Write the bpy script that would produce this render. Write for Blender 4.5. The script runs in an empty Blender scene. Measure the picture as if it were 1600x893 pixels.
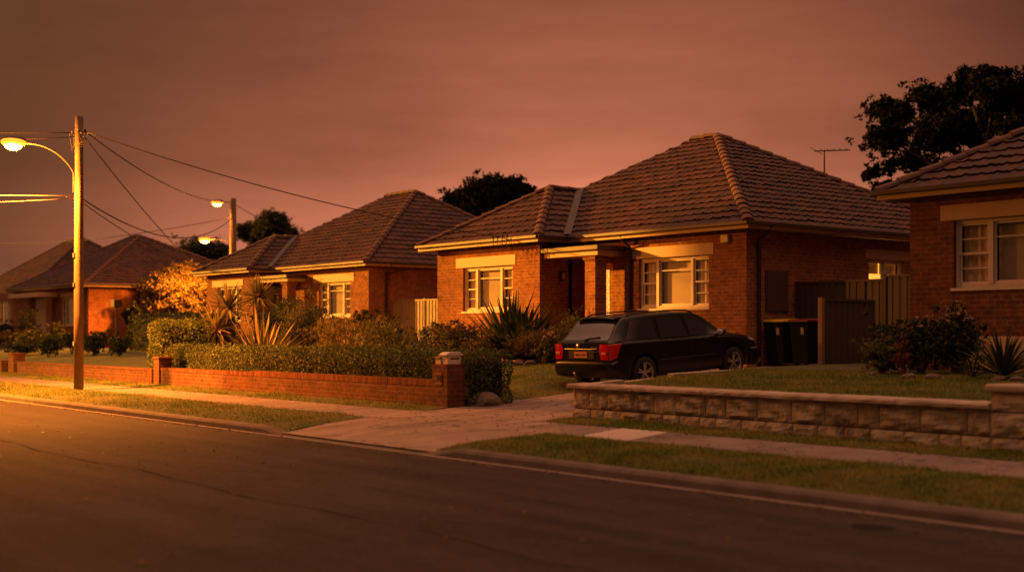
import bpy, bmesh, math, random
import numpy as np
from mathutils import Vector, Matrix
rng = np.random.default_rng(11); random.seed(11)
S = bpy.context.scene; COL = S.collection
R = math.radians
PI = math.pi
# ------------------------------------------------------------------ camera frame (world: X along the street, Y away from the road)
FX, FY = -0.781, 0.6247          # view direction
F = 2000.0                       # focal length in photo pixels (1600 wide)
HC = 1.5                         # eye height above the road
HOR = 520.0                      # horizon row
def PX(px, Y):                   # X of the point seen in column px on the line at depth Y
    k = (px-800.0)/F
    d = Y/(FY-k*FX)
    return d*(FX+k*FY)
def DEP(px, Y):
    return Y/(FY-(px-800.0)/F*FX)
def PZ(px, py, Y):
    return HC+(HOR-py)*DEP(px, Y)/F

# ------------------------------------------------------------------ material helpers
def newmat(name):
    m = bpy.data.materials.new(name); m.use_nodes = True
    nt = m.node_tree; b = nt.nodes.get('Principled BSDF')
    return m, nt, b
def N(nt, t, **kw):
    n = nt.nodes.new(t)
    for k, v in kw.items(): setattr(n, k, v)
    return n
def L(nt, a, b): nt.links.new(a, b)
def c4(c): return (c[0], c[1], c[2], 1)
def mixc(nt, fac, a, b, mode='MIX'):
    m = N(nt, 'ShaderNodeMix', data_type='RGBA', blend_type=mode)
    for sock, v in ((m.inputs[0], fac), (m.inputs[6], a), (m.inputs[7], b)):
        if isinstance(v, (int, float)): sock.default_value = v
        elif isinstance(v, tuple): sock.default_value = c4(v)
        else: L(nt, v, sock)
    return m.outputs[2]
def ramp(nt, src, pts):
    r = N(nt, 'ShaderNodeValToRGB'); e = r.color_ramp.elements
    while len(e) < len(pts): e.new(0.5)
    for i, (p, c) in enumerate(pts):
        e[i].position = p; e[i].color = c4(c) if isinstance(c, tuple) else (c, c, c, 1)
    L(nt, src, r.inputs[0]); return r.outputs[0]
def noise(nt, vec, scale, detail=4, rough=.55):
    n = N(nt, 'ShaderNodeTexNoise'); n.inputs['Scale'].default_value = scale
    n.inputs['Detail'].default_value = detail; n.inputs['Roughness'].default_value = rough
    if vec is not None: L(nt, vec, n.inputs['Vector'])
    return n.outputs['Fac']
def objco(nt): return N(nt, 'ShaderNodeTexCoord').outputs['Object']
def bump(nt, b, h, strength, dist=.01):
    n = N(nt, 'ShaderNodeBump'); n.inputs['Strength'].default_value = strength
    n.inputs['Distance'].default_value = dist
    L(nt, h, n.inputs['Height']); L(nt, n.outputs[0], b.inputs['Normal'])
def nmat(name, c1, c2=None, scale=4, rough=.8, bmp=0, bscale=60, metal=0, spec=.5, coat=0, detail=5, bdist=.01, r2=None):
    m, nt, b = newmat(name)
    co = objco(nt)
    if c2 is None: b.inputs['Base Color'].default_value = c4(c1)
    else:
        f = ramp(nt, noise(nt, co, scale, detail, .62), [(.32, 0.), (.68, 1.)])
        L(nt, mixc(nt, f, c1, c2), b.inputs['Base Color'])
    b.inputs['Roughness'].default_value = rough; b.inputs['Metallic'].default_value = metal
    b.inputs['Specular IOR Level'].default_value = spec
    if coat: b.inputs['Coat Weight'].default_value = coat; b.inputs['Coat Roughness'].default_value = .03
    if bmp: bump(nt, b, noise(nt, co, bscale, 4, .6), bmp, bdist)
    return m
def brickmat(name, c1, c2, mortar, bw=.235, rh=.0858, ms=.012, soldier=False, stain=.5):
    m, nt, b = newmat(name); co = objco(nt)
    s = N(nt, 'ShaderNodeSeparateXYZ'); L(nt, co, s.inputs[0])
    a = N(nt, 'ShaderNodeMath', operation='ADD'); L(nt, s.outputs[0], a.inputs[0]); L(nt, s.outputs[1], a.inputs[1])
    v = N(nt, 'ShaderNodeCombineXYZ'); L(nt, a.outputs[0], v.inputs[0]); L(nt, s.outputs[2], v.inputs[1])
    t = N(nt, 'ShaderNodeTexBrick'); L(nt, v.outputs[0], t.inputs['Vector'])
    t.inputs['Scale'].default_value = 1; t.inputs['Brick Width'].default_value = bw; t.inputs['Row Height'].default_value = rh
    t.inputs['Mortar Size'].default_value = ms; t.inputs['Mortar Smooth'].default_value = .25; t.inputs['Bias'].default_value = -.1
    t.inputs['Color1'].default_value = c4(c1); t.inputs['Color2'].default_value = c4(c2); t.inputs['Mortar'].default_value = c4(mortar)
    if soldier: t.offset = 0
    col = t.outputs['Color']
    f1 = ramp(nt, noise(nt, co, .9, 5, .65), [(.3, 0.), (.75, 1.)])
    col = mixc(nt, f1, col, mixc(nt, .55, col, (c1[0]*.42, c1[1]*.42, c1[2]*.45)), 'MIX') if stain else col
    f2 = ramp(nt, noise(nt, co, 7, 4, .7), [(.33, .62), (.7, 1.25)])
    col = mixc(nt, 1.0, col, f2, 'MULTIPLY')
    L(nt, col, b.inputs['Base Color']); b.inputs['Roughness'].default_value = .9; b.inputs['Specular IOR Level'].default_value = .25
    inv = N(nt, 'ShaderNodeMath', operation='MULTIPLY_ADD'); L(nt, t.outputs['Fac'], inv.inputs[0]); inv.inputs[1].default_value = -1
    L(nt, noise(nt, co, 45, 3, .6), inv.inputs[2])
    bump(nt, b, inv.outputs[0], .5, .012)
    return m
def leafmat(name, dark, mid, light, trans=.22, rough=.6, spec=.15):
    m, nt, b = newmat(name)
    g = N(nt, 'ShaderNodeNewGeometry'); co = objco(nt)
    c = ramp(nt, g.outputs['Random Per Island'], [(.0, dark), (.5, mid), (1., light)])
    f = ramp(nt, noise(nt, co, 2.2, 3), [(.35, .65), (.7, 1.25)])
    c = mixc(nt, 1.0, c, f, 'MULTIPLY')
    L(nt, c, b.inputs['Base Color']); b.inputs['Roughness'].default_value = rough; b.inputs['Specular IOR Level'].default_value = spec
    t = N(nt, 'ShaderNodeBsdfTranslucent'); L(nt, c, t.inputs[0])
    mx = N(nt, 'ShaderNodeMixShader'); mx.inputs[0].default_value = trans
    L(nt, b.outputs[0], mx.inputs[1]); L(nt, t.outputs[0], mx.inputs[2])
    L(nt, mx.outputs[0], nt.nodes['Material Output'].inputs[0])
    return m
def tilemat(name, cols, dirt):
    m, nt, b = newmat(name); co = objco(nt)
    uv = N(nt, 'ShaderNodeTexCoord').outputs['UV']
    fl = N(nt, 'ShaderNodeVectorMath', operation='FLOOR'); L(nt, uv, fl.inputs[0])
    wn = N(nt, 'ShaderNodeTexWhiteNoise', noise_dimensions='2D'); L(nt, fl.outputs[0], wn.inputs['Vector'])
    c = ramp(nt, wn.outputs['Value'], [(0, cols[0]), (.4, cols[1]), (.75, cols[2]), (1, cols[3])])
    f = ramp(nt, noise(nt, co, .8, 6, .68), [(.38, 0.), (.72, 1.)])
    c = mixc(nt, f, c, mixc(nt, .6, c, dirt))
    f2 = ramp(nt, noise(nt, co, 9, 4, .7), [(.56, 0.), (.72, .55)])
    c = mixc(nt, f2, c, (.095, .065, .048))
    L(nt, c, b.inputs['Base Color']); b.inputs['Roughness'].default_value = .7; b.inputs['Specular IOR Level'].default_value = .35
    bump(nt, b, noise(nt, co, 40, 3), .35, .01)
    return m
def glassmat(name, tint=(.9, .9, .9), refl=1.0, rough=.02):
    m, nt, b = newmat(name); nt.nodes.remove(b)
    fr = N(nt, 'ShaderNodeLayerWeight'); pw = N(nt, 'ShaderNodeMath', operation='POWER'); pw.inputs[1].default_value = 4.5; L(nt, fr.outputs['Facing'], pw.inputs[0])
    mul = N(nt, 'ShaderNodeMath', operation='MULTIPLY_ADD'); mul.inputs[1].default_value = refl; mul.inputs[2].default_value = .05
    L(nt, pw.outputs[0], mul.inputs[0])
    tr = N(nt, 'ShaderNodeBsdfTransparent'); tr.inputs[0].default_value = c4(tint)
    gl = N(nt, 'ShaderNodeBsdfGlossy'); gl.inputs['Roughness'].default_value = rough
    mx = N(nt, 'ShaderNodeMixShader'); L(nt, mul.outputs[0], mx.inputs[0]); L(nt, tr.outputs[0], mx.inputs[1]); L(nt, gl.outputs[0], mx.inputs[2])
    L(nt, mx.outputs[0], nt.nodes['Material Output'].inputs[0])
    return m
def emitmat(name, col, strength):
    m, nt, b = newmat(name)
    b.inputs['Base Color'].default_value = c4(col); b.inputs['Emission Color'].default_value = c4(col); b.inputs['Emission Strength'].default_value = strength
    return m

M = {}
M['brick'] = brickmat('brick_house', (.46, .165, .05), (.32, .098, .034), (.46, .29, .16))
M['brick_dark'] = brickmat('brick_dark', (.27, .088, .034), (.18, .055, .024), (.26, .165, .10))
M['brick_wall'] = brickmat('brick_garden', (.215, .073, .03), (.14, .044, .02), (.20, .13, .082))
M['brick_soldier'] = brickmat('brick_soldier', (.40, .135, .05), (.27, .08, .032), (.38, .24, .15), bw=.0858, rh=.4, soldier=True)
m, nt, b = newmat('brick_unit'); g = N(nt, 'ShaderNodeNewGeometry'); co = objco(nt)
c = ramp(nt, g.outputs['Random Per Island'], [(0, (.14, .046, .02)), (.5, (.20, .069, .028)), (1, (.25, .095, .042))])
f = ramp(nt, noise(nt, co, 25, 4, .65), [(.35, .7), (.7, 1.2)]); c = mixc(nt, 1., c, f, 'MULTIPLY')
L(nt, c, b.inputs['Base Color']); b.inputs['Roughness'].default_value = .9; b.inputs['Specular IOR Level'].default_value = .2; bump(nt, b, noise(nt, co, 60, 3), .5, .008); M['brick_unit'] = m
M['tile'] = tilemat('terracotta_tile', [(.046, .0175, .0125), (.080, .0285, .0185), (.122, .040, .0235), (.066, .028, .020)], (.030, .018, .014))
M['ridge'] = nmat('ridge_tile', (.14, .054, .036), (.08, .040, .032), 6, .75, .3, 40)
M['cream'] = nmat('cream_paint', (.66, .46, .30), (.59, .41, .27), 3, .55, .05, 30)
M['white'] = nmat('white_paint', (.76, .65, .53), (.68, .58, .47), 5, .45)
M['gutter'] = nmat('gutter_brown', (.075, .045, .032), (.055, .035, .027), 3, .45)
M['soffit'] = nmat('soffit', (.32, .25, .19), (.25, .2, .15), 3, .8)
M['glass'] = glassmat('window_glass', (.92, .92, .92), .9)
M['blind'] = nmat('blind', (.78, .66, .46), (.72, .6, .42), 2, .8)
M['curtain'] = nmat('curtain', (.78, .60, .38), (.66, .50, .31), 7, .9)
M['timber_dark'] = nmat('dark_timber', (.05, .026, .016), (.035, .02, .013), 8, .6)
def concretemat(name, c1, c2, stain, s=1.0):
    m, nt, b = newmat(name); co = objco(nt)
    f = ramp(nt, noise(nt, co, 1.0*s, 8, .65), [(.3, 0.), (.7, 1.)]); c = mixc(nt, f, c1, c2)
    mp = N(nt, 'ShaderNodeMapping'); mp.inputs['Scale'].default_value = (1.6, .28, 1); mp.inputs['Rotation'].default_value = (0, 0, .25); L(nt, co, mp.inputs['Vector'])
    f = ramp(nt, noise(nt, mp.outputs[0], 1.1, 6, .7), [(.50, 0.), (.68, .75)]); c = mixc(nt, f, c, stain)
    f = ramp(nt, noise(nt, co, 4.5, 5, .7), [(.55, 0.), (.70, .45)]); c = mixc(nt, f, c, stain)
    f = ramp(nt, noise(nt, co, 140, 2, .5), [(.35, .78), (.7, 1.2)]); c = mixc(nt, 1., c, f, 'MULTIPLY')
    vo = N(nt, 'ShaderNodeTexVoronoi', feature='DISTANCE_TO_EDGE'); vo.inputs['Scale'].default_value = .55; 
    wv = N(nt, 'ShaderNodeVectorMath', operation='ADD'); L(nt, co, wv.inputs[0])
    nz = N(nt, 'ShaderNodeTexNoise'); nz.inputs['Scale'].default_value = 2.2; L(nt, co, nz.inputs['Vector']); L(nt, nz.outputs['Color'], wv.inputs[1]); L(nt, wv.outputs[0], vo.inputs['Vector'])
    f = ramp(nt, vo.outputs['Distance'], [(.004, .8), (.010, 0.)]); c = mixc(nt, f, c, (stain[0]*.5, stain[1]*.5, stain[2]*.5))
    L(nt, c, b.inputs['Base Color']); b.inputs['Roughness'].default_value = .92; b.inputs['Specular IOR Level'].default_value = .2
    bump(nt, b, noise(nt, co, 90, 4, .6), .5, .008); return m
M['concrete'] = concretemat('concrete_drive', (.40, .29, .225), (.29, .21, .165), (.135, .10, .08))
M['path'] = concretemat('footpath_concrete', (.29, .225, .19), (.21, .165, .14), (.13, .10, .085), 1.4)
M['slab'] = nmat('new_concrete', (.52, .43, .37), (.46, .38, .33), 2, .9, .3, 90)
M['kerb'] = nmat('kerb_concrete', (.165, .125, .10), (.085, .064, .053), 2.2, .9, .6, 70, detail=8)
M['gutterlip'] = nmat('gutter_concrete', (.25, .19, .15), (.16, .12, .095), 2, .9, .5, 70, detail=8)
M['soil'] = nmat('soil', (.055, .035, .02), (.03, .021, .013), 3, 1, .8, 25)
M['pole'] = nmat('pole_wood', (.22, .14, .078), (.13, .082, .046), 3, .85, .5, 40)
M['metal'] = nmat('galvanised', (.35, .33, .31), (.25, .24, .23), 6, .45, metal=.8)
M['wire'] = nmat('cable_black', (.03, .025, .022), None, rough=.6)
M['black'] = nmat('black_plastic', (.012, .012, .013), None, rough=.5)
M['darkcable'] = nmat('cable_dark', (.008, .007, .006), None, rough=.8, spec=.1)
M['rock'] = nmat('rock', (.21, .155, .11), (.11, .085, .065), 3, .9, .9, 14, bdist=.04)
M['armpaint'] = nmat('grey_arm_paint', (.10, .09, .08), None, rough=.6)
M['darkbark'] = nmat('dark_bark', (.022, .017, .013), (.012, .010, .008), 6, .95)
M['bark'] = nmat('bark', (.10, .07, .05), (.055, .04, .03), 6, .9, .8, 20)
M['terracotta'] = nmat('terracotta_pot', (.62, .30, .10), (.52, .24, .08), 6, .8)
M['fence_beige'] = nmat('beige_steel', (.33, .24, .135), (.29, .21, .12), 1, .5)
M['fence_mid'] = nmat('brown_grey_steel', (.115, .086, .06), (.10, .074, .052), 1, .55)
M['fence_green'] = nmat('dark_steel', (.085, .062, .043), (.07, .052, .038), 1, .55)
M['post'] = nmat('brown_post', (.30, .17, .10), (.25, .14, .085), 4, .6)
M['binbody'] = nmat('bin_green', (.005, .007, .005), None, rough=.8, spec=.15)
M['binyellow'] = nmat('bin_yellow', (.55, .36, .02), None, rough=.45)
M['binred'] = nmat('bin_red', (.13, .008, .006), None, rough=.45)
# foliage
M['hedge'] = leafmat('hedge_leaf', (.040, .060, .015), (.10, .135, .032), (.23, .25, .065))
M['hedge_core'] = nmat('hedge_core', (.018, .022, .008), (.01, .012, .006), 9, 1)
M['dark'] = leafmat('dark_leaf', (0.025, 0.037, 0.016), (0.046, 0.065, 0.022), (0.093, 0.109, 0.034))
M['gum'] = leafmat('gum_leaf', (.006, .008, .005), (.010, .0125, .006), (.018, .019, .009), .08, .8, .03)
M['olive'] = leafmat('olive_leaf', (0.078, 0.085, 0.028), (0.147, 0.152, 0.046), (0.264, 0.232, 0.078))
M['gold'] = leafmat('gold_leaf', (.12, .10, .025), (.22, .17, .045), (.34, .24, .08), .3)
M['rust'] = leafmat('rust_leaf', (.075, .066, .02), (.145, .112, .034), (.25, .17, .058), .3)
M['redleaf'] = leafmat('red_leaf', (.12, .034, .015), (.20, .06, .028), (.27, .11, .055), .3)
M['spike'] = leafmat('spiky_leaf', (.11, .10, .03), (.25, .20, .07), (.46, .33, .13), .18, .45)
M['flax'] = leafmat('flax_leaf', (0.034, 0.046, 0.019), (0.062, 0.078, 0.028), (0.132, 0.132, 0.046), .15, .4)
M['flower'] = leafmat('pale_flower', (.40, .26, .20), (.55, .36, .28), (.65, .45, .36), .3)
m, nt, b = newmat('grass_blade'); g = N(nt, 'ShaderNodeNewGeometry'); co = objco(nt)
c = ramp(nt, g.outputs['Random Per Island'], [(0, (.12, .165, .02)), (.55, (.225, .285, .035)), (1, (.40, .42, .07))])
f = ramp(nt, noise(nt, co, 1.1, 6, .7), [(.42, 0.), (.62, 1.)]); c = mixc(nt, f, mixc(nt, 1., c, (.55, .68, .55), 'MULTIPLY'), mixc(nt, .55, c, (.42, .29, .09)))
L(nt, c, b.inputs['Base Color']); b.inputs['Roughness'].default_value = .75; b.inputs['Specular IOR Level'].default_value = .2
t = N(nt, 'ShaderNodeBsdfTranslucent'); L(nt, c, t.inputs[0]); mx = N(nt, 'ShaderNodeMixShader'); mx.inputs[0].default_value = .3
L(nt, b.outputs[0], mx.inputs[1]); L(nt, t.outputs[0], mx.inputs[2]); L(nt, mx.outputs[0], nt.nodes['Material Output'].inputs[0]); M['grass'] = m

# ------------------------------------------------------------------ mesh helpers
class MB:
    def __init__(s): s.v = []; s.f = []; s.uv = None
    def add(s, vs, fs):
        o = len(s.v); s.v += [tuple(p) for p in vs]; s.f += [tuple(i+o for i in f) for f in fs]; return s
    def quad(s, a, b, c, d): return s.add([a, b, c, d], [(0, 1, 2, 3)])
    def box(s, x0, x1, y0, y1, z0, z1):
        if x0 > x1: x0, x1 = x1, x0
        if y0 > y1: y0, y1 = y1, y0
        vs = [(x0,y0,z0),(x1,y0,z0),(x1,y1,z0),(x0,y1,z0),(x0,y0,z1),(x1,y0,z1),(x1,y1,z1),(x0,y1,z1)]
        return s.add(vs, [(0,3,2,1),(4,5,6,7),(0,1,5,4),(1,2,6,5),(2,3,7,6),(3,0,4,7)])
    def obox(s, c, ax, ay, az):           # oriented box: centre + half-axis vectors
        c, ax, ay, az = map(Vector, (c, ax, ay, az)); vs = []
        for k in (-1, 1):
            for i, j in ((-1,-1),(1,-1),(1,1),(-1,1)): vs.append(c+ax*i+ay*j+az*k)
        return s.add(vs, [(0,3,2,1),(4,5,6,7),(0,1,5,4),(1,2,6,5),(2,3,7,6),(3,0,4,7)])
    def tube(s, pts, rad, n=8, cap=True):
        pts = [Vector(p) for p in pts]; k = len(pts)
        rad = [rad]*k if isinstance(rad, (int, float)) else rad
        t = [(pts[min(i+1,k-1)]-pts[max(i-1,0)]).normalized() for i in range(k)]
        a = t[0].orthogonal().normalized(); vs = []; fs = []
        for i in range(k):
            a = (a-t[i]*a.dot(t[i])); a = a.normalized() if a.length > 1e-6 else t[i].orthogonal().normalized()
            b = t[i].cross(a)
            for j in range(n):
                th = 2*PI*j/n; vs.append(pts[i]+(a*math.cos(th)+b*math.sin(th))*rad[i])
        for i in range(k-1):
            for j in range(n): fs.append((i*n+j, i*n+(j+1)%n, (i+1)*n+(j+1)%n, (i+1)*n+j))
        if cap: fs.append(tuple(range(n-1,-1,-1))); fs.append(tuple((k-1)*n+j for j in range(n)))
        return s.add(vs, fs)
    def lathe(s, prof, c, axis='Z', n=24):   # prof: (radius, height)
        vs = []; fs = []; k = len(prof)
        for r, h in prof:
            for j in range(n):
                th = 2*PI*j/n; a, b = r*math.cos(th), r*math.sin(th)
                p = {'Z': (a, b, h), 'Y': (a, h, b), 'X': (h, a, b)}[axis]
                vs.append((c[0]+p[0], c[1]+p[1], c[2]+p[2]))
        for i in range(k-1):
            for j in range(n): fs.append((i*n+j, i*n+(j+1)%n, (i+1)*n+(j+1)%n, (i+1)*n+j))
        return s.add(vs, fs)
    def ell(s, c, r, nu=16, nv=10, rot=None):
        vs = []; fs = []
        for i in range(nv+1):
            ph = PI*i/nv
            for j in range(nu):
                th = 2*PI*j/nu; p = Vector((r[0]*math.sin(ph)*math.cos(th), r[1]*math.sin(ph)*math.sin(th), r[2]*math.cos(ph)))
                if rot: p = rot @ p
                vs.append((c[0]+p.x, c[1]+p.y, c[2]+p.z))
        for i in range(nv):
            for j in range(nu): fs.append((i*nu+j, (i+1)*nu+j, (i+1)*nu+(j+1)%nu, i*nu+(j+1)%nu))
        return s.add(vs, fs)
    def prism(s, poly, h0, h1, axis='Z'):    # polygon extruded along an axis
        n = len(poly)
        def mk(p, h): return {'Z': (p[0], p[1], h), 'Y': (p[0], h, p[1]), 'X': (h, p[0], p[1])}[axis]
        vs = [mk(p, h0) for p in poly]+[mk(p, h1) for p in poly]
        fs = [tuple(range(n-1,-1,-1)), tuple(range(n, 2*n))]+[(i,(i+1)%n,n+(i+1)%n,n+i) for i in range(n)]
        return s.add(vs, fs)
    def build(s, name, m, parent=None, smooth=False, bevel=0, seg=2):
        me = bpy.data.meshes.new(name); me.from_pydata(s.v, [], s.f)
        o = bpy.data.objects.new(name, me); COL.objects.link(o)
        me.materials.append(m)
        bm = bmesh.new(); bm.from_mesh(me); bmesh.ops.recalc_face_normals(bm, faces=bm.faces); bm.to_mesh(me); bm.free()
        if smooth:
            for p in me.polygons: p.use_smooth = True
        if bevel:
            b = o.modifiers.new('bevel', 'BEVEL'); b.width = bevel; b.segments = seg; b.limit_method = 'ANGLE'; b.angle_limit = R(40)
        if parent: attach(o, parent)
        return o
def attach(o, parent):
    o.parent = parent
    if parent.type == 'EMPTY' and parent.get('_w'): o.location = -parent.location
def npmesh(name, V, Fq, m, parent=None, smooth=False):
    V = np.asarray(V, dtype=np.float32); Fq = np.asarray(Fq, dtype=np.int32); k = Fq.shape[1]
    me = bpy.data.meshes.new(name); me.vertices.add(len(V)); me.vertices.foreach_set('co', V.ravel())
    me.loops.add(Fq.size); me.loops.foreach_set('vertex_index', Fq.ravel())
    me.polygons.add(len(Fq)); me.polygons.foreach_set('loop_start', np.arange(0, Fq.size, k, dtype=np.int32))
    me.update(calc_edges=True); me.validate()
    if smooth: me.polygons.foreach_set('use_smooth', np.ones(len(Fq), dtype=bool))
    me.materials.append(m)
    o = bpy.data.objects.new(name, me); COL.objects.link(o)
    if parent: attach(o, parent)
    return o
def tag(o, label, cat, group=None):
    o['label'] = label; o['category'] = cat
    if group: o['group'] = group
    return o
def struct(o): o['kind'] = 'structure'; return o
def thing(name, label, cat, loc, group=None, world=True, rotz=0):
    o = bpy.data.objects.new(name, None); COL.objects.link(o); o.location = loc; o.empty_display_size = .2
    o.rotation_euler = (0, 0, rotz)
    if world: o['_w'] = 1
    return tag(o, label, cat, group)

# ------------------------------------------------------------------ terrain heights
YK = [-60, .3, .8, 9.04, 9.5, 11, 12.5, 13.2, 15, 17, 20, 22, 24, 40, 60]
ZK = [.1, .1, .02, .015, .07, .13, .15, .17, .23, .335, .53, .68, .78, .85, .85]
def HD(y): return float(np.interp(y, YK, ZK))
def XLd(y): return float(np.interp(y, [9.04, 11, 13.2, 15, 17, 20, 24.2], [-16.6, -17.5, -18.25, -18.6, -19.0, -19.75, -20.0]))
def XRd(y): return float(np.interp(y, [9.04, 11.07, 12.47, 13.2, 17, 20, 24.2], [-13.0, -13.15, -14.85, -14.98, -15.9, -16.2, -16.45]))
def HL(x, y):                    # planted lot left of the driveway: a low bank above the concrete
    s = min(1, max(0, (XLd(y)-x)/.9)); s = s*s*(3-2*s)
    return HD(y)+s*float(np.interp(y, [13.5, 15, 17, 19.5, 22, 24], [0, .08, .20, .25, .08, 0]))
def H3(y): return float(np.interp(y, [13.2, 13.5, 16, 19.5, 24, 40], [.62, .64, .74, .86, .88, .88]))

# ------------------------------------------------------------------ foliage helpers
def leaves(pts, size, asp=.5, up=0., nrm=None):
    n = len(pts)
    t = rng.normal(size=(n, 3)); t[:, 2] += up; t /= np.linalg.norm(t, axis=1)[:, None]
    q = rng.normal(size=(n, 3)) if nrm is None else nrm+rng.normal(size=(n, 3))*.6
    b = np.cross(t, q); b /= np.linalg.norm(b, axis=1)[:, None]+1e-9
    s = (size*(.6+.8*rng.random(n)))[:, None]
    V = np.stack([pts-t*s*.5, pts+b*s*asp*.5, pts+t*s*.5, pts-b*s*asp*.5], 1).reshape(-1, 3)
    return V, np.arange(4*n).reshape(-1, 4)
def blobpts(n, c, r, shell=.55):
    d = rng.normal(size=(n, 3)); d /= np.linalg.norm(d, axis=1)[:, None]
    rad = (shell+(1-shell)*rng.random(n))
    return np.asarray(c)+d*rad[:, None]*np.asarray(r)
def clumps(c, r, k, cr, n, shell=.35, zcut=None):
    out = []
    cs = blobpts(k, c, r, shell)
    for q in cs:
        if zcut is not None and q[2] < zcut: q[2] = zcut+rng.random()*.3*r[2]
        f = .6+.8*rng.random()
        m_ = max(12, int(n*f*f)); kt = max(2, m_//16); tw = rng.normal(size=(kt, 3))*np.array(cr)*f*.46*(.6+.8*rng.random(3))
        g = np.repeat(tw, 16, axis=0); out.append(q+g+rng.normal(size=g.shape)*np.array(cr)*f*.13)
    return np.concatenate(out), cs
def shrub(name, label, c, r, m, n=1800, size=.09, asp=.5, up=0., group='garden shrubs', k=16, tips=None):
    """a bushy plant: leaf clumps over short woody stems"""
    z0 = c[2]
    t = thing(name, label, 'shrub', c, group)
    cc = (c[0], c[1], z0+r[2])
    P, cs = clumps(cc, (r[0]*.74, r[1]*.74, r[2]*.74), k+6, (r[0]*.46, r[1]*.46, r[2]*.40), int(n*1.7)//(k+6), .3)
    P = P[P[:, 2] > z0+.02]
    V, Fq = leaves(P, size, asp, up); npmesh('foliage', V, Fq, M[m], t)
    if tips:
        T = P[P[:, 2] > z0+r[2]*1.35]; T = T[rng.random(len(T)) < .4]+np.array([0, 0, .02])
        if len(T): V, Fq = leaves(T, size*1.05, asp, up); npmesh('flowers', V, Fq, M[tips], t)
    mb = MB()
    for q in cs[:7]: mb.tube([(c[0], c[1], z0-.05), ((c[0]+q[0])/2, (c[1]+q[1])/2, z0+(q[2]-z0)*.45), tuple(q)], [.02, .014, .006], 5)
    mb.build('stems', M['bark'], t)
    return t
def blades(base, n, ln, wd, tilt0, tilt1, droop, seg=5, stiff=.0):
    """sword leaves radiating from a point: returns V,F"""
    V = []; Fq = []
    for i in range(n):
        az = 2*PI*(i*.618)+rng.normal()*.15
        tl = tilt0+(tilt1-tilt0)*((i+.5)/n)**.8+rng.normal()*.06
        l = ln*(.75+.4*rng.random()); w = wd*(.8+.4*rng.random())
        d = np.array([math.cos(az), math.sin(az), 0.]); side = np.array([-math.sin(az), math.cos(az), 0.])
        p = np.array(base)+d*.03; o = len(V)
        for s in range(seg+1):
            u = s/seg; a = tl+droop*u*u
            ww = w*(.45+1.1*u-.0) if u < .4 else w*.89*(1-((u-.4)/.6)**1.6)
            ww = max(ww, .002)
            fold = np.array([0, 0, -ww*.25])
            V += [p-side*ww*.5, p+np.array([0, 0, 0])+fold, p+side*ww*.5]
            p = p+(d*math.sin(a)+np.array([0, 0, 1.])*math.cos(a))*l/seg
        for s in range(seg):
            k = o+3*s; Fq += [(k, k+1, k+4, k+3), (k+1, k+2, k+5, k+4)]
    return np.array(V), np.array(Fq)
def spiky(name, label, c, heads, m, cat='plant', group='spiky garden plants', trunk=True):
    t = thing(name, label, cat, c, group)
    VV = []; FF = []; o = 0; mb = MB()
    for (dx, dy, dz, n, ln, wd, t0, t1, dr) in heads:
        b = (c[0]+dx, c[1]+dy, c[2]+dz); V, Fq = blades(b, n, ln, wd, t0, t1, dr)
        VV.append(V); FF.append(Fq+o); o += len(V)
        if dz > .15: mb.tube([(c[0]+dx*.3, c[1]+dy*.3, c[2]-.05), (c[0]+dx*.8, c[1]+dy*.8, c[2]+dz*.6), b], [.05, .045, .035], 7)
    npmesh('leaves', np.concatenate(VV), np.concatenate(FF), M[m], t)
    if mb.v: mb.build('stem', M['bark'], t)
    return t
def hedge(name, label, x0, x1, y0, y1, z0, z1, n, size=.055, rnd=.12, group='clipped hedges', m='hedge'):
    t = thing(name, label, 'hedge', ((x0+x1)/2, (y0+y1)/2, z0), group)
    # points on the surface of a rounded, uneven box
    dims = np.array([x1-x0, y1-y0, z1-z0]); c = np.array([(x0+x1)/2, (y0+y1)/2, (z0+z1)/2])
    ar = np.array([dims[1]*dims[2]]*2+[dims[0]*dims[2]]*2+[dims[0]*dims[1]]); face = rng.choice(5, size=n, p=ar/ar.sum())
    u = rng.random((n, 3))-.5; nr = np.zeros((n, 3))
    for f, (ax, sg) in enumerate(((0,-1),(0,1),(1,-1),(1,1),(2,1))):
        k = face == f; u[k, ax] = .5*sg; nr[k, ax] = sg
    P = u*dims
    q = np.clip(P, -dims/2+rnd, dims/2-rnd); d = P-q; ln = np.linalg.norm(d, axis=1)[:, None]
    P = q+d/np.maximum(ln, 1e-6)*np.minimum(ln, rnd)
    lump = .03*np.sin(P[:, 0]*5.1+1)+.025*np.sin(P[:, 0]*11.3+P[:, 2]*7)+.02*np.sin(P[:, 1]*9+P[:, 2]*13+2)
    P = P+nr*(lump+rng.normal(size=n)*.022-.13*(rng.random(n) < .42)*rng.random(n))[:, None]+c
    sprig = (rng.random(n) < .03) & (nr[:, 2] > 0); P[sprig, 2] += .05*rng.random(sprig.sum())
    V, Fq = leaves(P, size, .6, .35, nr*1.0); npmesh('foliage', V, Fq, M[m], t)
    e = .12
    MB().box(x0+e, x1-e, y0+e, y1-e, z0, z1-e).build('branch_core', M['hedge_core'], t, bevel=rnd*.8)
    return t
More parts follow.
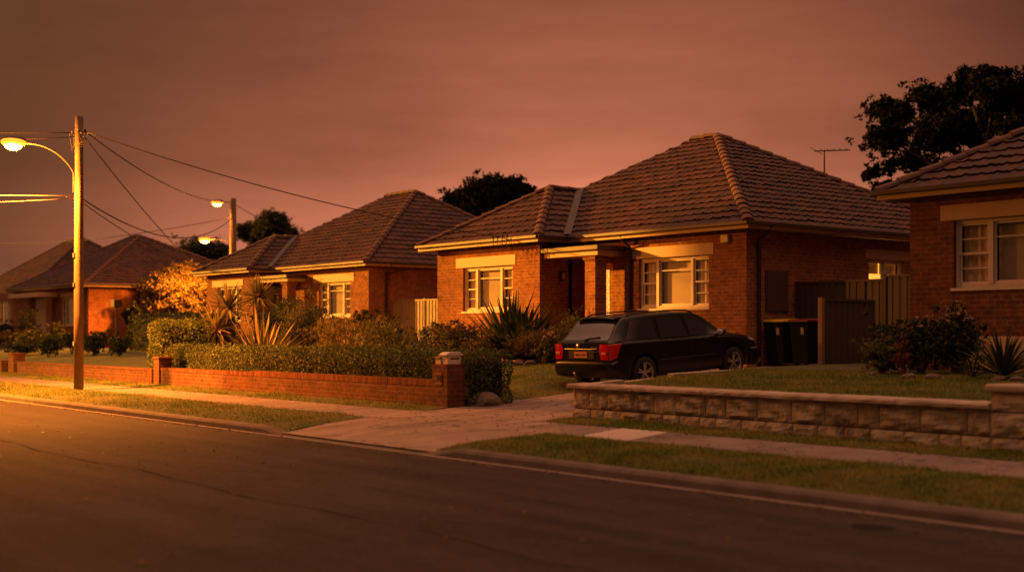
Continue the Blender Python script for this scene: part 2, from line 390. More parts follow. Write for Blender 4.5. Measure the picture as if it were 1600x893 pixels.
def tree(name, label, base, h, crown_c, crown_r, m, k, cr, n, size, group='background trees', asp=.45, limbs=7, trunk_r=.25, zcut=None, lobes=None):
    t = thing(name, label, 'tree', base, group)
    if lobes:                      # lobes: (centre, radius) of each foliage mass
        parts = [clumps(c_, (r_*.62, r_*.62, r_*.5), 7, (r_*.5, r_*.5, r_*.36), int(n*r_*r_/7), .5) for c_, r_ in lobes]
        P = np.concatenate([p_[0] for p_ in parts]); cs = np.array([c_ for c_, r_ in lobes])
    else: P, cs = clumps(crown_c, crown_r, k, cr, n, .35, zcut)
    V, Fq = leaves(P, size, asp); npmesh('crown', V, Fq, M[m], t)
    mb = MB(); zc = crown_c[2]-crown_r[2]*.55
    mb.tube([(base[0], base[1], base[2]-.2), (base[0]+.1, base[1], base[2]+(zc-base[2])*.5), (crown_c[0]*.6+base[0]*.4, crown_c[1]*.6+base[1]*.4, zc)], [trunk_r*1.25, trunk_r, trunk_r*.75], 10)
    top = (crown_c[0]*.6+base[0]*.4, crown_c[1]*.6+base[1]*.4, zc-.1)
    for q in cs[:limbs]:
        mid = ((top[0]+q[0])/2+rng.normal()*.2, (top[1]+q[1])/2+rng.normal()*.2, (top[2]+q[2])/2-.1*crown_r[2])
        mb.tube([top, mid, tuple(q)], [trunk_r*.55, trunk_r*.35, trunk_r*.1], 7)
    mb.build('trunk', M['darkbark' if m == 'gum' else 'bark'], t, smooth=True)
    return t
# ================================================================== WORLD, SUN, CAMERA
SUN_AZ, SUN_EL = 57.0, 12.5
sv = Vector((-math.sin(R(SUN_AZ))*math.cos(R(SUN_EL)), -math.cos(R(SUN_AZ))*math.cos(R(SUN_EL)), math.sin(R(SUN_EL))))
w = bpy.data.worlds.new('World'); S.world = w; w.use_nodes = True
nt = w.node_tree; bg = nt.nodes['Background']
co = N(nt, 'ShaderNodeTexCoord').outputs['Generated']
sep = N(nt, 'ShaderNodeSeparateXYZ'); L(nt, co, sep.inputs[0])
mp = N(nt, 'ShaderNodeMapping'); mp.inputs['Scale'].default_value = (1, 1, 5.5); L(nt, co, mp.inputs['Vector'])
n1 = noise(nt, mp.outputs[0], 1.7, 6, .55)
n2 = noise(nt, mp.outputs[0], 4.5, 5, .6)
gd = Vector((FX+.05*FY, FY+.05*(-FX), .092)).normalized()
dt = N(nt, 'ShaderNodeVectorMath', operation='DOT_PRODUCT'); L(nt, co, dt.inputs[0]); dt.inputs[1].default_value = gd
gl = ramp(nt, dt.outputs['Value'], [(.86, .08), (.91, .13), (.94, .27), (.967, .51), (.978, .60), (.989, .69), (.997, .87), (1., 1.)])
el = ramp(nt, sep.outputs[2], [(0., 2.3), (.075, 2.2), (.125, 1.12), (.15, 1.), (.3, 1.05)])
col = mixc(nt, 1., mixc(nt, 1., (.29, .088, .0455), gl, 'MULTIPLY'), el, 'MULTIPLY')
cl = ramp(nt, n1, [(.32, .76), (.68, 1.2)])
col = mixc(nt, 1., col, cl, 'MULTIPLY')
cl = ramp(nt, n2, [(.3, .90), (.7, 1.10)])
col = mixc(nt, 1., col, cl, 'MULTIPLY')
zn = ramp(nt, sep.outputs[2], [(.5, 0.), (.93, 1.)])
col = mixc(nt, 1., col, mixc(nt, 1., (.74, .33, .19), zn, 'MULTIPLY'), 'ADD')
# glow of the low sun behind the camera
ds = N(nt, 'ShaderNodeVectorMath', operation='DOT_PRODUCT'); L(nt, co, ds.inputs[0]); ds.inputs[1].default_value = sv
sg = ramp(nt, ds.outputs['Value'], [(.5, (0, 0, 0)), (.85, (.08, .035, .012)), (1., (.3, .13, .04))])
col = mixc(nt, 1., col, sg, 'ADD')
sky = N(nt, 'ShaderNodeTexSky', sky_type='NISHITA'); sky.sun_disc = False
sky.sun_elevation = R(SUN_EL); sky.sun_rotation = math.atan2(sv.x, sv.y); sky.dust_density = 6; sky.air_density = 2
col = mixc(nt, 1., col, mixc(nt, 1., sky.outputs[0], (.003, .0012, .0010), 'MULTIPLY'), 'ADD')
L(nt, col, bg.inputs['Color']); bg.inputs['Strength'].default_value = 1.0

sl = bpy.data.lights.new('sun', 'SUN'); sl.energy = 5.0; sl.angle = R(1.4); sl.color = (1., .345, .03)
so = bpy.data.objects.new('sun', sl); COL.objects.link(so); so.rotation_euler = (-sv).to_track_quat('-Z', 'Y').to_euler()
cam = bpy.data.cameras.new('camera'); cam.lens = 45; cam.sensor_width = 36; cam.shift_y = 73.5/1600; cam.clip_end = 2000; cam.clip_start = .1
cam.dof.use_dof = True; cam.dof.focus_distance = 26; cam.dof.aperture_fstop = .045/.055
cm = bpy.data.objects.new('camera', cam); COL.objects.link(cm); S.camera = cm
cm.location = (0, 0, HC); fw = Vector((FX, FY, 0)).normalized()
cm.rotation_euler = fw.to_track_quat('-Z', 'Y').to_euler()
S.view_settings.view_transform = 'Standard'; S.view_settings.look = 'None'; S.view_settings.exposure = .7; S.view_settings.gamma = 1
S.view_settings.use_curve_mapping = False
S.render.engine = 'CYCLES'
S.cycles.use_denoising = True
try: S.cycles.denoiser = 'OPENIMAGEDENOISE'
except Exception: pass
S.cycles.max_bounces = 6; S.cycles.transparent_max_bounces = 10; S.cycles.sample_clamp_indirect = 4; S.cycles.caustics_reflective = False; S.cycles.caustics_refractive = False

# ================================================================== GROUND
def sheet(name, xs, ys, hf, m, jit=0, inside=None):
    V = []; Fc = []; nx = len(xs)
    for y in ys:
        for x in xs:
            V.append((x, y, hf(x, y)+(random.uniform(-jit, jit) if jit else 0)))
    for j in range(len(ys)-1):
        for i in range(nx-1):
            if inside is None or inside((xs[i]+xs[i+1])/2, (ys[j]+ys[j+1])/2): Fc.append((j*nx+i, j*nx+i+1, (j+1)*nx+i+1, (j+1)*nx+i))
    mb = MB(); mb.add(V, Fc); o = mb.build(name, m, smooth=True); return struct(o)
m, nt, b = newmat('asphalt'); co = objco(nt)
f = ramp(nt, noise(nt, co, .55, 6, .6), [(.3, 0.), (.7, 1.)])
c = mixc(nt, f, (.060, .046, .040), (.042, .033, .029))
f2 = ramp(nt, noise(nt, co, 130, 2, .6), [(.33, .45), (.5, .95), (.74, 2.0)])
c = mixc(nt, 1., c, f2, 'MULTIPLY')
f5 = ramp(nt, noise(nt, co, 38, 3, .7), [(.3, .62), (.7, 1.42)]); c = mixc(nt, 1., c, f5, 'MULTIPLY')
f6 = ramp(nt, noise(nt, co, 11, 3, .6), [(.3, .84), (.7, 1.18)]); c = mixc(nt, 1., c, f6, 'MULTIPLY')
f3 = ramp(nt, noise(nt, co, 2.4, 6, .7), [(.52, 0.), (.66, .5)]); c = mixc(nt, f3, c, (.026, .021, .019))
mp = N(nt, 'ShaderNodeMapping'); mp.inputs['Scale'].default_value = (.12, 1.6, 1); L(nt, co, mp.inputs['Vector'])
f4 = ramp(nt, noise(nt, mp.outputs[0], 1.2, 5, .6), [(.35, .75), (.65, 1.22)]); c = mixc(nt, 1., c, f4, 'MULTIPLY')
vo = N(nt, 'ShaderNodeTexVoronoi'); vo.inputs['Scale'].default_value = 9; L(nt, co, vo.inputs['Vector'])
sp = ramp(nt, vo.outputs['Distance'], [(.0, 1.), (.11, 0.)])
wn = N(nt, 'ShaderNodeMath', operation='GREATER_THAN'); sx = N(nt, 'ShaderNodeSeparateColor'); L(nt, vo.outputs['Color'], sx.inputs[0]); L(nt, sx.outputs[0], wn.inputs[0]); wn.inputs[1].default_value = .72
mm = N(nt, 'ShaderNodeMath', operation='MULTIPLY'); L(nt, sp, mm.inputs[0]); L(nt, wn.outputs[0], mm.inputs[1])
c = mixc(nt, mm.outputs[0], c, (.32, .25, .19))
L(nt, c, b.inputs['Base Color']); b.inputs['Roughness'].default_value = .85; b.inputs['Specular IOR Level'].default_value = .12
bump(nt, b, noise(nt, co, 160, 3, .7), .55, .006); M['asphalt'] = m
M['seam'] = nmat('tar_seam', (.031, .025, .021), (.038, .030, .026), 9, 1., spec=0)
M['lawn'] = nmat('lawn_ground', (.075, .088, .018), (.125, .115, .032), 2.3, 1, .9, 60, detail=8, bdist=.03)
M['earth'] = nmat('far_earth', (.05, .045, .02), (.035, .03, .015), .05, 1)

MB().quad((-900,-700,-.12), (500,-700,-.12), (500,900,-.12), (-900,900,-.12)).build('ground', M['earth'])['kind'] = 'structure'
MB().quad((-160,.8,0), (60,.8,0), (60,9.06,0), (-160,9.06,0)).build('road', M['asphalt'])['kind'] = 'structure'
# tar seam and an old patch in the road
mb = MB(); pts = []
for i in range(61):
    x = -34+i*.5; pts.append((x, 5.55+.05*math.sin(x*1.3)+.03*math.sin(x*3.1)-.006*(x+20), .004))
for i in range(60):
    a, b2 = pts[i], pts[i+1]; h = .006+.003*math.sin(i*1.7)
    mb.quad((a[0],a[1]-h,.004), (b2[0],b2[1]-h,.004), (b2[0],b2[1]+h,.004), (a[0],a[1]+h,.004))
struct(mb.build('road_seam', M['seam']))
px_, py_ = PX(1362, 8.35), 8.35
mb = MB(); mb.add([(px_+.19*math.cos(t)*(1+.1*math.sin(3*t)), py_+.13*math.sin(t), .004) for t in np.linspace(0, 2*PI, 28, endpoint=False)], [tuple(range(28))])
struct(mb.build('road_patch', M['seam']))
# kerb and gutter (both sides of the crossover it drops)
def kerb_h(x):
    return float(np.interp(x, [-17.4, -16.7, -13.1, -12.4], [.105, .022, .022, .105]))
xs = sorted(set([-150, -100, -70, -55, -45]+list(np.arange(-40, 3, .6))+[-17.4, -16.7, -13.1, -12.4, 10, 30]))
mb = MB()
for i in range(len(xs)-1):
    x0, x1 = xs[i], xs[i+1]
    joint = .006 if i % 4 == 0 else 0
    pr = []
    for x in (x0+joint, x1-joint):
        h = kerb_h(x); pr.append([(x, 9.035, -.02), (x, 9.055, h-.035), (x, 9.085, h-.008), (x, 9.115, h), (x, 9.235, h+.004), (x, 9.24, -.05)])
    for j in range(5): mb.quad(pr[0][j], pr[1][j], pr[1][j+1], pr[0][j+1])
    for p in pr: mb.add(p, [tuple(range(6))])
struct(mb.build('kerb', M['kerb']))
mb = MB(); mb.box(-150, 40, 8.93, 9.04, -.05, .006); struct(mb.build('gutter_strip', M['gutterlip']))
# own side of the road
mb = MB(); mb.box(-150, 40, .56, .76, -.05, .11); struct(mb.build('near_kerb', M['kerb']))
sheet('near_verge', [-150, -60, -20, 0, 40], [-20, -3, .56], lambda x, y: .10, M['lawn'])

fr = lambda a, b, s: list(np.arange(a, b, s))+[b]
gx_l = [-150, -100, -70, -55]+fr(-48, -17.0, .5)
# nature strips and footpath, left and right of the driveway.  The cross joints run along the driveway's skew
def skew_sheet(name, xa, xb, y0, y1, hf, m, nx, ny, jit=0):
    """sheet whose ends follow functions xa(y), xb(y)"""
    V = []; Fc = []
    for j in range(ny+1):
        y = y0+(y1-y0)*j/ny
        for i in range(nx+1):
            u = i/nx; x = xa(y)+(xb(y)-xa(y))*u
            V.append((x, y, hf(x, y)+(random.uniform(-jit, jit) if jit and 0 < i < nx and 0 < j < ny else 0)))
    for j in range(ny):
        for i in range(nx): Fc.append((j*(nx+1)+i, j*(nx+1)+i+1, (j+1)*(nx+1)+i+1, (j+1)*(nx+1)+i))
    o = MB().add(V, Fc).build(name, m, smooth=True); return struct(o)
flL = lambda y: float(np.interp(y, [9.0, 11.07], [-16.75, -17.55]))          # flare at the kerb
flR = lambda y: XRd(y)
YS0, YS1, YP1 = 9.24, 11.07, 12.47
def nsz(x, y):
    yy = min(max(y, 9.24), 11.07); e = (flL(y)-x) if x < -15 else (x-flR(y))
    return HD(y)+.05*math.sin((yy-9.24)/1.83*PI)*min(1, max(0, e/.5))+.017
skew_sheet('nature_strip', lambda y: -150+0*y, flL, YS0, YS1, lambda x, y: nsz(x, y), M['lawn'], 300, 8, .008)
skew_sheet('nature_strip', flR, lambda y: 30+0*y, YS0, YS1, lambda x, y: nsz(x, y), M['lawn'], 160, 8, .008)
skew_sheet('grass_edge', lambda y: -150+0*y, lambda y: XLd(y)-.02, YP1, 13.3, lambda x, y: HD(y)+.014+.03*(y-12.47), M['lawn'], 120, 3, .008)
skew_sheet('grass_edge', lambda y: XRd(y)+.03, lambda y: 30+0*y, YP1, 13.4, lambda x, y: HD(y)+.018+.015*(y-12.47), M['lawn'], 80, 3, .01)
def slabrun(name, edges, m, dz=0):
    mb = MB()
    for a, c in edges:
        sk = lambda x, y: x-.40*(y-YS1)
        mb.add([(sk(a+.006,YS1),YS1,HD(YS1)+.012+dz), (sk(c-.006,YS1),YS1,HD(YS1)+.012+dz), (sk(c-.006,YP1),YP1,HD(YP1)+.012+dz), (sk(a+.006,YP1),YP1,HD(YP1)+.012+dz)], [(0,1,2,3)])
        lo = [(x, y, z-.08) for x, y, z in mb.v[-4:]]; o = len(mb.v)-4; mb.add(lo, [])
        mb.f += [(o, o+1, o+5, o+4), (o+1, o+2, o+6, o+5), (o+2, o+3, o+7, o+6), (o+3, o, o+4, o+7)]
    return struct(mb.build(name, m))
ed = []; x = -17.55
while x > -150: ed.append((x-1.55, x)); x -= 1.55
slabrun('footpath', ed, M['path'])
slabrun('footpath', [(-13.88, -12.55)]+[(-11.62+1.9*i, -11.62+1.9*(i+1)) for i in range(20)], M['path'])
slabrun('footpath_slab', [(-12.55, -11.62)], M['slab'], .004)
# driveway: apron, cross-path bay and two runs up to the house, with joints
ys = [9.10, 10.0, 11.06, 11.08, 12.46, 12.48, 13.2, 14.5, 15.98, 16.0, 17, 18.5, 20, 22, 24.05]
mb = MB()
for j in range(len(ys)-1):
    y0, y1 = ys[j], ys[j+1]
    if y1-y0 < .03: continue
    n = 6
    for i in range(n):
        P_ = []
        for (u, y) in ((i/n, y0), ((i+1)/n, y0), ((i+1)/n, y1), (i/n, y1)):
            xl = (flL(y) if y < 11.07 else XLd(y)); xr = XRd(y)
            if y < 13.1: xl -= .35; xr += .35
            P_.append((xl+(xr-xl)*u, y, HD(y)+.015))
        mb.quad(*P_)
struct(mb.build('driveway', M['concrete']))
# lots: garden soil / lawn left of the driveway, raised lawn right of it
def hl(x, y): return HD(y)
V = []; Fc = []
ysl = [13.25]+fr(14, 26, .8)+[30, 40, 60, 120]; cols = [-260, -150, -100, -70]+fr(-60, -24, 1.5)+[-23.2, -22.5, -21.8, -21.2]
for j, y in enumerate(ysl):
    for i, x in enumerate(cols): V.append((x, y, HL(x, y)-.02+random.uniform(-.015, .015)))
    V.append((XLd(y)-.01, y, HD(y)+.012))
nc = len(cols)+1
for j in range(len(ysl)-1):
    for i in range(nc-1): Fc.append((j*nc+i, j*nc+i+1, (j+1)*nc+i+1, (j+1)*nc+i))
struct(MB().add(V, Fc).build('garden_ground', M['soil'], smooth=True))
skew_sheet('front_lawn', lambda y: XLd(y)-4.2-.35*(y-14), lambda y: XLd(y)+.0, 14.0, 20.1, lambda x, y: HL(x, y)+.02, M['lawn'], 24, 18, .008)
skew_sheet('side_lawn', lambda y: XRd(y)+.06, lambda y: 40+0*y, 13.42, 24.0, lambda x, y: H3(y), M['lawn'], 60, 24, .012)
skew_sheet('back_ground', lambda y: -19.6+0*y, lambda y: 60+0*y, 24.0, 120., lambda x, y: .86, M['soil'], 20, 8, .0)
skew_sheet('neighbour_lawn', lambda y: -62+0*y, lambda y: -33.6+0*y, 13.5, 22.0, lambda x, y: HL(x, y)+.03, M['lawn'], 40, 14, .01)

# ================================================================== ROOF BUILDER
TW, TC = .30, .335
def tileplane(a, b, poly3, seed):
    """tiled slope: a,b = the two ends of the eave line (seen from outside, a left), poly3 = outline corners in 3-D.  returns V, F, UV"""
    r = np.random.default_rng(seed)
    a = Vector(a); b = Vector(b); u = (b-a).normalized()
    far = max(poly3, key=lambda p: (Vector(p)-a).cross(u).length); vv = Vector(far)-a; vv = (vv-u*vv.dot(u)).normalized()
    nrm = u.cross(vv).normalized()
    if nrm.z < 0: nrm = -nrm
    P2 = [((Vector(p)-a).dot(u), (Vector(p)-a).dot(vv)) for p in poly3]
    us = [p[0] for p in P2]; vmax = max(p[1] for p in P2); u0, u1 = min(us)-.1, max(us)+.1
    prof = [0.0, .016, .030, .016, .002, .000, .006, .000]; sub = len(prof)
    n0 = math.floor(u0/TW); n1 = math.ceil(u1/TW); nu = (n1-n0)*sub+1
    uu = n0*TW+np.arange(nu)*TW/sub; rib = np.array([prof[i % sub] for i in range(nu)])
    bm = bmesh.new(); uvl = bm.loops.layers.uv.new('UVMap')
    rows = int(vmax/TC)+1
    for i in range(rows):
        tj = r.normal(size=n1-n0+1)*.006; tv = r.normal(size=n1-n0+1)*.008
        idx = np.minimum(np.arange(nu)//sub, n1-n0-1)
        v0 = i*TC-(.05 if i == 0 else 0)+tv[idx]; lo = .048+rib*.9+tj[idx]; v1 = (i+1)*TC+.10
        A = [bm.verts.new(a+u*float(x)+vv*float(y+(.07 if i else .0))+nrm*(.0+.35*float(h))) for x, y, h in zip(uu, v0, lo-.035)]
        B = [bm.verts.new(a+u*float(x)+vv*float(y)+nrm*float(h)) for x, y, h in zip(uu, v0, lo)]
        Cc = [bm.verts.new(a+u*float(x)+vv*float(v1)+nrm*float(h)) for x, h in zip(uu, rib*.9+.004)]
        for k in range(nu-1):
            t = k//sub
            for q in ((A[k], A[k+1], B[k+1], B[k]), (B[k], B[k+1], Cc[k+1], Cc[k])):
                f = bm.faces.new(q)
                for l in f.loops: l[uvl].uv = (t+.5, i+.5+seed*40)
    # cut to the outline
    cx = sum(p[0] for p in P2)/len(P2); cy = sum(p[1] for p in P2)/len(P2)
    for k in range(len(P2)):
        p, q = P2[k], P2[(k+1) % len(P2)]
        if abs(p[1]) < .02 and abs(q[1]) < .02: continue
        e = Vector((q[0]-p[0], q[1]-p[1])); nn = Vector((e.y, -e.x)).normalized()
        if nn.dot(Vector((cx-p[0], cy-p[1]))) > 0: nn = -nn
        pn = u*nn.x+vv*nn.y; pc = a+u*p[0]+vv*p[1]
        bmesh.ops.bisect_plane(bm, geom=list(bm.verts)+list(bm.edges)+list(bm.faces), plane_co=pc, plane_no=pn, clear_outer=True)
    return bm
def roof(parent, planes, ridges, name='roof', seed=1):
    tot = bmesh.new(); me = bpy.data.meshes.new(name)
    for i, (a, b, poly) in enumerate(planes):
        bm = tileplane(a, b, poly, seed+i); tmp = bpy.data.meshes.new('t'); bm.to_mesh(tmp); bm.free(); tot.from_mesh(tmp); bpy.data.meshes.remove(tmp)
    tot.to_mesh(me); tot.free(); me.materials.append(M['tile'])
    o = bpy.data.objects.new(name, me); COL.objects.link(o); attach(o, parent)
    mb = MB()
    for (p, q) in ridges:
        p = Vector(p); q = Vector(q)
        ln = (q-p).length; n = max(1, int(ln/.40)); d = (q-p).normalized(); side = d.cross(Vector((0, 0, 1))).normalized(); up = side.cross(d).normalized()
        for k in range(n):
            a = p+d*(ln*k/n); c = p+d*(ln*(k+1)/n+.05); vs = []
            jit = random.uniform(-.008, .008)
            for (pt, rr, lift) in ((a, .145, .055+jit), (c, .125, .030+jit)):
                for s in range(7):
                    th = PI*s/6; vs.append(pt+side*(rr*math.cos(th))+up*(rr*.72*math.sin(th)-.03+lift))
            fs = [(s, s+1, 8+s, 7+s) for s in range(6)]+[tuple(range(7)), tuple(range(13, 6, -1))]
            mb.add(vs, fs)
    if mb.v: mb.build('ridge_cap', M['ridge'], o, smooth=False)
    return o
M['lead'] = nmat('lead_flashing', (.13, .105, .095), (.09, .075, .07), 5, .7)
# ================================================================== HOUSE BUILDER
def wall_face(mb, axis, c, a0, a1, z0, z1, holes, depth, inward):
    """single-leaf wall in plane axis=c with openings (a0,a1,z0,z1) and reveals going inward by depth"""
    A = sorted(set([a0, a1]+[h[0] for h in holes]+[h[1] for h in holes])); Z = sorted(set([z0, z1]+[h[2] for h in holes]+[h[3] for h in holes]))
    def P3(a, z, d=0): return (a, c+inward*d, z) if axis == 'Y' else (c+inward*d, a, z)
    for i in range(len(A)-1):
        for j in range(len(Z)-1):
            am, zm = (A[i]+A[i+1])/2, (Z[j]+Z[j+1])/2
            if any(h[0] < am < h[1] and h[2] < zm < h[3] for h in holes): continue
            mb.quad(P3(A[i], Z[j]), P3(A[i+1], Z[j]), P3(A[i+1], Z[j+1]), P3(A[i], Z[j+1]))
    for h in holes:
        for (p, q) in (((h[0],h[2]),(h[0],h[3])), ((h[1],h[2]),(h[1],h[3])), ((h[0],h[2]),(h[1],h[2])), ((h[0],h[3]),(h[1],h[3]))):
            mb.quad(P3(*p), P3(*q), P3(q[0], q[1], depth), P3(p[0], p[1], depth))
def window(parent, axis, c, a0, a1, z0, z1, inward, layout='triple', lit=None, blind=.5, simple=False, swap=False):
    """white timber window set in its opening; parts: frame mesh > pane, blind, curtain, sill"""
    rv = .075
    def bx(mb, p0, p1, q0, q1, d0, d1):
        e0, e1 = c+inward*d0, c+inward*d1
        if axis == 'Y': mb.box(p0, p1, e0, e1, q0, q1)
        else: mb.box(e0, e1, p0, p1, q0, q1)
    fw_ = .055; W = a1-a0; mb = MB()
    bx(mb, a0, a0+fw_, z0, z1, rv, rv+.09); bx(mb, a1-fw_, a1, z0, z1, rv, rv+.09)
    bx(mb, a0+fw_, a1-fw_, z1-fw_, z1, rv, rv+.09); bx(mb, a0+fw_, a1-fw_, z0, z0+fw_*1.2, rv, rv+.09)
    if layout == 'triple': cuts = [(.0, .255, 'hung'), (.255, .745, 'fixed'), (.745, 1., 'hung')]
    elif layout == 'left_wide': cuts = [(.0, .24, 'hung'), (.24, .76, 'fixed'), (.76, 1., 'hung')]
    else: cuts = [(.0, .5, 'fixed'), (.5, 1., 'fixed')]
    mul = .085
    for k, (u0, u1, kind) in enumerate(cuts):
        p0, p1 = a0+W*u0, a0+W*u1
        if k: bx(mb, p0-mul/2, p0+mul/2, z0+fw_, z1-fw_, rv-.012, rv+.095)
        q0 = p0+(fw_ if k == 0 else mul/2); q1 = p1-(fw_ if k == len(cuts)-1 else mul/2)
        s = .038; zb_, zt_ = z0+fw_*1.2, z1-fw_; zm = (zb_+zt_)/2
        if kind == 'hung':
            for (m0, m1, dd) in ((zb_, zm+.02, .045), (zm-.02, zt_, .02)):
                bx(mb, q0, q0+s, m0, m1, rv+dd, rv+dd+.03); bx(mb, q1-s, q1, m0, m1, rv+dd, rv+dd+.03)
                bx(mb, q0+s, q1-s, m0, m0+.04, rv+dd, rv+dd+.03); bx(mb, q0+s, q1-s, m1-.04, m1, rv+dd, rv+dd+.03)
                bx(mb, q0+s, q1-s, (m0+m1)/2-.011, (m0+m1)/2+.011, rv+dd+.004, rv+dd+.026)
        else:
            bx(mb, q0, q0+s, zb_, zt_, rv+.03, rv+.06); bx(mb, q1-s, q1, zb_, zt_, rv+.03, rv+.06)
            bx(mb, q0+s, q1-s, zb_, zb_+.05, rv+.03, rv+.06); bx(mb, q0+s, q1-s, zt_-.04, zt_, rv+.03, rv+.06)
            if not lit: bx(mb, q0+s, q1-s, zt_-.27, zt_-.245, rv+.034, rv+.056)
    o = mb.build('window', M['white'], parent)
    g = MB(); 
    e = c+inward*(rv+.05)
    if axis == 'Y': g.quad((a0+.03, e, z0+.03), (a1-.03, e, z0+.03), (a1-.03, e, z1-.03), (a0+.03, e, z1-.03))
    else: g.quad((e, a0+.03, z0+.03), (e, a1-.03, z0+.03), (e, a1-.03, z1-.03), (e, a0+.03, z1-.03))
    g.build('pane', M['glass'], o)
    sm = MB(); bx(sm, a0-.04, a1+.04, z0-.05, z0, -.035, .12); sm.build('sill', M['white'], o)
    # blinds and curtains inside
    bm_ = MB(); cm_ = MB()
    for k, (u0, u1, kind) in enumerate(cuts):
        p0, p1 = a0+W*u0+.05, a0+W*u1-.05
        if lit:
            bx(bm_, p0-.02, p1+.02, (z0+z1)/2+.05, z1-.05, rv+.17, rv+.18)
        elif kind == 'fixed':
            n = int((z1-z0-.19)/.032)
            for i in range(n):                                  # venetian slats
                zz = z1-.1-i*.032; d0 = rv+.16
                if axis == 'Y': bm_.quad((p0, c+inward*d0, zz), (p1, c+inward*d0, zz), (p1, c+inward*(d0+.012), zz-.031), (p0, c+inward*(d0+.012), zz-.031))
                else: bm_.quad((c+inward*d0, p0, zz), (c+inward*d0, p1, zz), (c+inward*(d0+.012), p1, zz-.031), (c+inward*(d0+.012), p0, zz-.031))
        else:
            h = .06; q = p0+(p1-p0)*h
            for i in range(10):
                uA, uB = q+(p1-q)*i/10, q+(p1-q)*(i+1)/10; dA, dB = rv+.125+.02*math.sin(i*1.9), rv+.125+.02*math.sin((i+1)*1.9)
                if axis == 'Y': cm_.quad((uA, c+inward*dA, z0+.02), (uB, c+inward*dB, z0+.02), (uB, c+inward*dB, z1-.02), (uA, c+inward*dA, z1-.02))
                else: cm_.quad((c+inward*dA, uA, z0+.02), (c+inward*dB, uB, z0+.02), (c+inward*dB, uB, z1-.02), (c+inward*dA, uA, z1-.02))
    if bm_.v: bm_.build('blind', M['blind'], o)
    if cm_.v: cm_.build('curtain', M['curtain'], o, smooth=True)
    if lit:
        r_ = MB()
        d = c+inward*.6
        if axis == 'Y': r_.box(a0-.3, a1+.3, d, d+inward*.02, z0-.6, z1+.3)
        else: r_.box(d, d+inward*.02, a0-.3, a1+.3, z0-.6, z1+.3)
        r_.build('sky_reflection_panel', lit, o)  # glowing panel behind the pane imitates orange sky reflected in the glass
    return o
def lintel(parent, axis, c, a0, a1, z0, z1, inward):
    mb = MB()
    if axis == 'Y': mb.box(a0, a1, c-inward*.02, c+inward*.1, z0, z1)
    else: mb.box(c-inward*.02, c+inward*.1, a0, a1, z0, z1)
    return mb.build('lintel', M['cream'], parent, bevel=.006)
